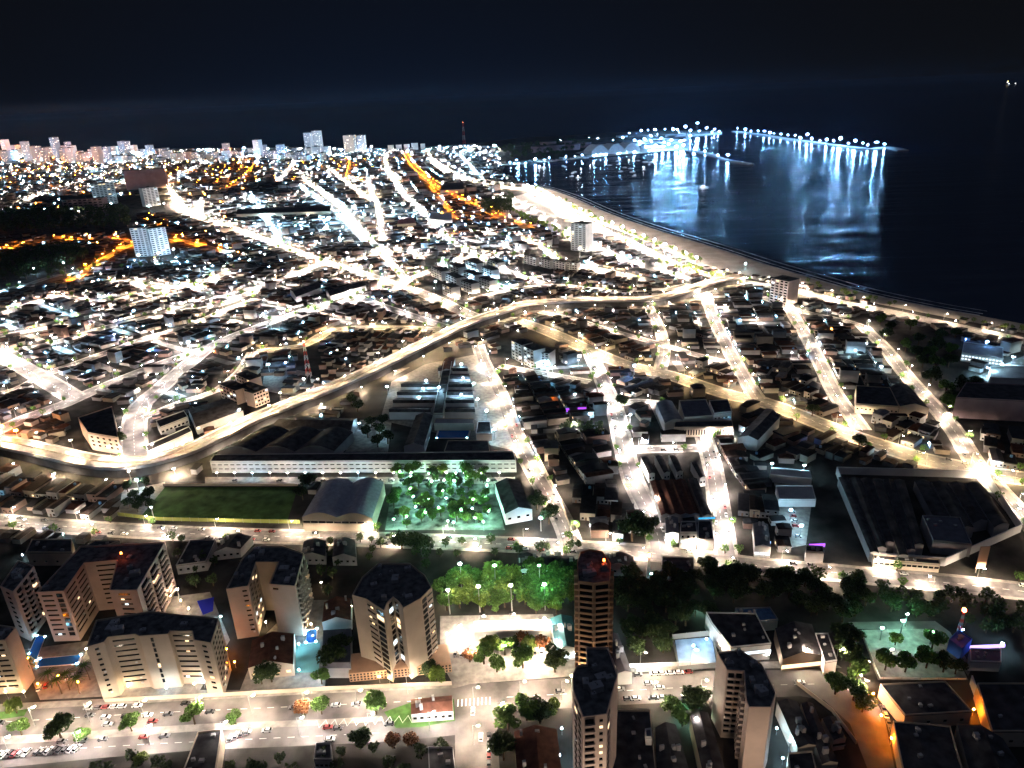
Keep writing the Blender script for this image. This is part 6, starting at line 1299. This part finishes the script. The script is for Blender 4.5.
# wood between the cross road and the towers
woodpoly = [(446, 618), (440, 592), (470, 578), (520, 574), (572, 578), (574, 612), (540, 616), (500, 612)]
darkwood = [(560, 572), (640, 578), (720, 576), (800, 580), (900, 594), (1030, 606), (1030, 640), (985, 640), (955, 622), (850, 618), (840, 632), (780, 606), (705, 606), (712, 632), (672, 636), (668, 664), (640, 664), (622, 632), (610, 600), (576, 600)]
W1 = GP(woodpoly); W2 = GP(darkwood)
def scatter(poly, step, n):
    xs = [p[0] for p in poly]; ys = [p[1] for p in poly]; out = []
    for x in np.arange(min(xs), max(xs), step):
        for y in np.arange(min(ys), max(ys), step):
            q = (x+random.uniform(-.4, .4)*step, y+random.uniform(-.4, .4)*step)
            if inpoly(np.array([q[0]]), np.array([q[1]]), poly)[0]: out.append(q)
    out.sort(key=lambda q: math.hypot(*q)); return out
def grove_label(q, k, s):
    px, py = PX(*q); w_ = 'nearest the splayed tower' if px < 470 else 'left of its middle' if px < 500 else 'right of its middle' if px < 540 else 'nearest the brown tower'
    return '%s %s tree in the lit grove, %s, %s' % ('large' if s > 1.2 else 'small' if s < 1.03 else 'middling', 'lime' if k == 'yellow' else 'green', w_, 'plaza side' if py > 600 else 'back side')
for i, q in enumerate(scatter(W1, 7.2, 0)):
    k_ = random.choice(('green', 'green', 'yellow')); s_ = random.uniform(.9, 1.35); tree(None, k_, s_, grove_label(q, k_, s_), 'trees of the lit grove', q)
rest = scatter(W2, 8.6, 0)
keep = min(len(rest), 300-NT[0]-14)
print('trees', NT[0], 'dark wood', len(rest), keep)
def wood_label(q, s):
    px = PX(*q)[0]; w_ = 'just right of the brown tower' if px < 625 else 'under the small antenna clearing' if px < 672 else 'above the blue court' if px < 715 else 'behind the commercial block' if px < 780 else 'behind the shop row' if px < 845 else 'above the park' if px < 945 else 'behind the service station'
    return '%s unlit tree in the dark wood %s' % ('large' if s > 1.2 else 'small' if s < 1.03 else 'middling', w_)
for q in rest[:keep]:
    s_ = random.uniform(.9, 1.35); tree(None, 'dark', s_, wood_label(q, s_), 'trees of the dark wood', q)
# the rest of the woodland and the tiny trees of the streets as merged foliage
def foliage(name, spots, m_, label, leaf=.75, n=110, rs=(2.6, 4.2)):
    mb = MB()
    for (x, y) in spots:
        D = math.hypot(x, y); f = max(1, D/900); r0 = random.uniform(*rs)*min(1.8, f**.6); nn_ = n
        mb.tube((x, y, 0), (x, y, r0*1.2), .3*f, .2*f, 4, 1, False)
        for k in range(nn_):
            t_ = random.uniform(0, 6.283); z = random.uniform(-1, 1); q = math.sqrt(1-z*z); rr = r0*(.6+.45*random.random())*(1+.25*math.sin(3*t_+x)); p = Vector((x+rr*q*math.cos(t_), y+rr*q*math.sin(t_), r0*1.7+rr*z*.85))
            l = leaf*f**.8*random.uniform(.7, 1.4); u = Vector((random.gauss(0, 1), random.gauss(0, 1), random.gauss(0, .5))).normalized(); v = u.orthogonal().normalized(); o = len(mb.v)
            mb.v.extend([tuple(p+u*l), tuple(p+v*l*.7), tuple(p-u*l), tuple(p-v*l*.7)]); mb.f.append((o, o+1, o+2, o+3)); mb.m.append(0)
    tag(mb.build(name, [m_, TRUNK]), label, 'foliage', kind='stuff')
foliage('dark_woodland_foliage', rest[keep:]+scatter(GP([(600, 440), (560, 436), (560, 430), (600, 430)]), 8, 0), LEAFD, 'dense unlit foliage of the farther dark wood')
sp_ = []
for (nm, pts, w, rows, named) in ROADS:
    if not named: continue
    for sgn in (1, -1):
        for (x, y, dx, dy) in walk(pts, 30, sgn*(w/2+1.0), 7):
            if random.random() < .42 and math.hypot(x, y) < 1500: sp_.append((x+random.uniform(-1, 1), y+random.uniform(-1, 1)))
foliage('street_foliage', sp_, LEAF, 'small street trees dotted along the farther lit streets', .55, 90, (1.6, 2.6))
bs = []
for a, b, n_ in (((530, 188), (640, 238), 40), ((640, 238), (700, 262), 22), ((520, 215), (575, 240), 34), ((655, 262), (740, 282), 34), ((800, 284), (900, 306), 16), ((505, 205), (540, 226), 20), ((960, 322), (1024, 332), 10)):
    for k in range(n_):
        t_ = random.random(); bs.append(G(a[0]+(b[0]-a[0])*t_+random.uniform(-4, 4), a[1]+(b[1]-a[1])*t_+random.uniform(-1.5, 2.5)))
foliage('beach_foliage', bs, LEAFY, 'low green trees and palms along the beach promenade', .6, 90, (1.8, 3.0))
dk = scatter(GP([(0, 216), (128, 210), (132, 230), (0, 234)]), 26, 0)+scatter(GP([(-40, 264), (70, 248), (92, 256), (64, 276), (-40, 292)]), 20, 0)+scatter(GP([(500, 148), (575, 142), (590, 146), (560, 157), (505, 160)]), 60, 0)+scatter(GP([(478, 208), (512, 200), (514, 214), (490, 216)]), 16, 0)
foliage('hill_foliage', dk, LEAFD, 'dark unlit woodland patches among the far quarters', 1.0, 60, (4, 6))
ye = scatter(GP([(600, 545), (300, 541), (100, 534), (60, 545), (190, 590), (330, 600), (345, 570), (440, 572), (560, 556)]), 9, 0)
ye = [q for q in ye if not inpoly(np.array([q[0]]), np.array([q[1]]), GP([(30, 640), (30, 535), (170, 535), (180, 640)]))[0] and not inpoly(np.array([q[0]]), np.array([q[1]]), GP([(220, 660), (220, 535), (320, 535), (320, 640)]))[0] and random.random() < .6]
ye += [q for q in scatter(GP([(225, 750), (455, 746), (455, 800), (225, 800)]), 7, 0) if random.random() < .7]+scatter(GP([(100, 764), (185, 756), (190, 800), (60, 800)]), 8, 0)
foliage('garden_foliage', ye, LEAFD, 'dark garden shrubbery on the unlit plots below the cross road', .6, 110, (1.6, 3.0))

# ------------------------------------------------------------------ cars
def car_meshes(col, nm):
    mb = MB(); prof = [(-2.2, .35), (-2.2, .85), (-2.0, .98), (-1.2, 1.02), (1.0, .98), (2.05, .80), (2.2, .6), (2.2, .35)]
    n = len(prof)
    for yy in (-.85, .85): mb.v.extend([(x, yy, z) for x, z in prof])
    for i in range(n): j = (i+1) % n; mb.f.append((i, j, n+j, n+i)); mb.m.append(0)
    mb.f.append(tuple(range(n))); mb.m.append(0); mb.f.append(tuple(reversed(range(n, 2*n)))); mb.m.append(0)
    a = [(-1.35, -.68, 1.46), (.35, -.68, 1.46), (.35, .68, 1.46), (-1.35, .68, 1.46)]; o = len(mb.v); mb.v.extend(a+[(x, y, z-.06) for x, y, z in a])
    mb.f.extend([(o, o+1, o+2, o+3)]+[(o+4+i, o+4+(i+1) % 4, o+(i+1) % 4, o+i) for i in range(4)]); mb.m.extend([0]*5)
    return mb.mesh('body', mat('car_paint_'+nm, col, .3, .5))
mb = MB(); mb.v = [(-2.0, -.8, .98), (1.05, -.8, .96), (1.05, .8, .96), (-2.0, .8, .98), (-1.35, -.67, 1.41), (.35, -.67, 1.41), (.35, .67, 1.41), (-1.35, .67, 1.41)]
mb.f = [(0, 1, 5, 4), (1, 2, 6, 5), (2, 3, 7, 6), (3, 0, 4, 7)]; mb.m = [0]*4; CABIN = mb.mesh('windows', GLASSD)
mb = MB(); mb.tube((0, -.12, 0), (0, .12, 0), .34, .34, 12); WHEEL = mb.mesh('wheel', mat('tyre_rubber', (.02, .02, .02), .9))
mb = MB(); mb.box(0, 0, 0, .16, .06, .36); HEADL = mb.mesh('headlight', mat('headlight_glass', (.7, .7, .7), .2)); TAILL = mb.mesh('tail_light', mat('tail_light_red', (.4, .02, .02), .3))
CARC = {'white': (.75, .75, .74), 'silver': (.45, .46, .47), 'black': (.02, .02, .022), 'dark grey': (.10, .10, .11), 'red': (.26, .03, .03)}
def first_car(c_):
    e = empty('parked_car', (0, 0, 0), 'x', 'car'); link('body', car_meshes(CARC[c_], c_), e); link('windows', CABIN, e)
    for x in (-1.35, 1.35):
        for y in (-.8, .8): link('wheel', WHEEL, e, (x, y, .34))
    for y in (-.6, .6): link('headlight', HEADL, e, (2.19, y, .6)); link('tail_light', TAILL, e, (-2.21, y, .68))
    KIDS[e.name] = list(e.children); return e
CARS = {}; bpy.context.view_layer.update()
def put_car(x, y, a, c_, lab, group, z=.03):
    if c_ not in CARS:
        e = CARS[c_] = first_car(c_); bpy.context.view_layer.update(); KIDS[e.name] = [o for o in C.objects if o.parent is e]; e['used'] = 0
    e = CARS[c_]
    if not e['used']: e['used'] = 1; e.location = (x, y, z); e.rotation_euler[2] = a; e['label'] = lab; e['group'] = group; return
    copy_tree(e, (x, y, z), a, lab, group)
cc = random.Random(3)
def row(pa, pb, n_, along, ordw, group, miss=.1):
    a, b = G(*pa), G(*pb); L, d, nr = edge_frame(a, b); ang = math.atan2(d[1], d[0])
    for k in range(n_):
        if cc.random() < miss: continue
        t_ = (k+.5)/n_; c_ = cc.choice(('white', 'silver', 'silver', 'black', 'dark grey', 'white', 'dark grey', 'red'))
        put_car(a[0]+(b[0]-a[0])*t_, a[1]+(b[1]-a[1])*t_, ang+along+(math.pi if cc.random() < .3 else 0)+cc.uniform(-.04, .04), c_, '%s car, %s %s' % (c_, nth(k), ordw), group)
row((-4, 756), (80, 749), 15, R(70), 'from the left in the parked row on the boulevard', 'cars parked in bays along the boulevard', .05)
row((85, 709), (190, 704), 13, 0, 'along the kerb before the wide cream slab', 'cars parked before the cream slab', .3)
row((228, 740), (250, 731), 4, R(60), 'in the bays under the sloping lot wall', 'cars in the sloping lot', .2)
row((625, 676), (700, 672), 9, 0, 'at the far kerb before the blue court', 'cars at the far kerb', .3)
row((615, 700), (690, 697), 9, 0, 'at the near kerb above the black roofs', 'cars at the near kerb', .25)
row((489, 725), (489, 766), 8, 0, 'along the kerb of the street running down from the plaza', 'cars down the side street', .3)
row((880, 700), (903, 765), 9, 0, 'in the orange-lit lane by the black roofs', 'cars in the orange lane', .3)
row((36, 690), (90, 670), 8, R(80), 'in the orange-lit car park with palms', 'cars in the palm car park', .3)
row((452, 655), (545, 652), 14, R(85), 'in the plaza bays under the white canopy', 'cars on the plaza', .4)
row((230, 481), (500, 481), 24, 0, 'before the long lit hall', 'cars before the long hall', .35)
row((790, 505), (800, 545), 8, R(90), 'in the long cyan-lit yard', 'cars in the cyan-lit yard', .25)
row((-10, 724), (450, 700), 22, 0, 'driving on the far carriageway counted from the left', 'cars driving on the far carriageway', .55)
row((-10, 746), (440, 722), 22, math.pi, 'driving on the near carriageway counted from the left', 'cars driving on the near carriageway', .6)
row((510, 694), (830, 682), 16, 0, 'driving past the towers counted from the plaza', 'cars driving past the towers', .55)
for px, c_, lab in (((153, 722), 'red', 'red car driving on the boulevard before the wide cream slab'), ((473, 712), 'white', 'white car turning at the junction below the plaza'), ((481, 738), 'white', 'white car driving down the side street'), ((330, 740), 'white', 'white car passing the zigzag bays'), ((338, 729), 'dark grey', 'dark car crossing the zigzag bays'), ((108, 725), 'silver', 'silver car on the boulevard left of the red one'), ((648, 684), 'silver', 'silver car on the road past the two towers'), ((90, 716), 'dark grey', 'dark car on the far carriageway left')):
    x, y = G(*px); put_car(x, y, R(90) if px in ((473, 712), (481, 738)) else 0.0, c_, lab, 'cars on the move')
nm_i = 0
for (nm, pts, w, rows, named) in ROADS:
    if not named or min(math.hypot(*p) for p in pts) > 640: continue
    sw = side_words(pts, w); k = 0
    for sgn in (1, -1):
        for (x, y, dx, dy) in walk(pts, 9.5, sgn*(w/2-1.8), 12):
            if math.hypot(x, y) < 560 and -10 < PX(x, y)[0] < 1034 and cc.random() < .30 and nm_i < 220:
                c_ = cc.choice(('white', 'silver', 'black', 'dark grey', 'red')); put_car(x, y, math.atan2(dy, dx), c_, '%s car, %s along the %s kerb of %s' % (c_, nth(k), sw[sgn], nm), 'cars parked along '+nm, ROADZ[nm]); k += 1; nm_i += 1
put_lamps()
print('objects', len(bpy.data.objects))

# ------------------------------------------------------------------ haze over the bay and the city
mb = MB(); mb.box(0, 29000, -5, 300, 66000, 62000)
hm = bpy.data.materials.new('night_haze'); hm.use_nodes = True; t = hm.node_tree; t.nodes.clear()
pv = t.nodes.new('ShaderNodeVolumePrincipled'); pv.inputs['Color'].default_value = (.45, .66, 1.0, 1); pv.inputs['Density'].default_value = 6e-6; pv.inputs['Anisotropy'].default_value = .3
o_ = t.nodes.new('ShaderNodeOutputMaterial'); t.links.new(pv.outputs[0], o_.inputs['Volume'])
tag(mb.build('haze', hm), 'thin bluish night haze over sea and city', kind='stuff')
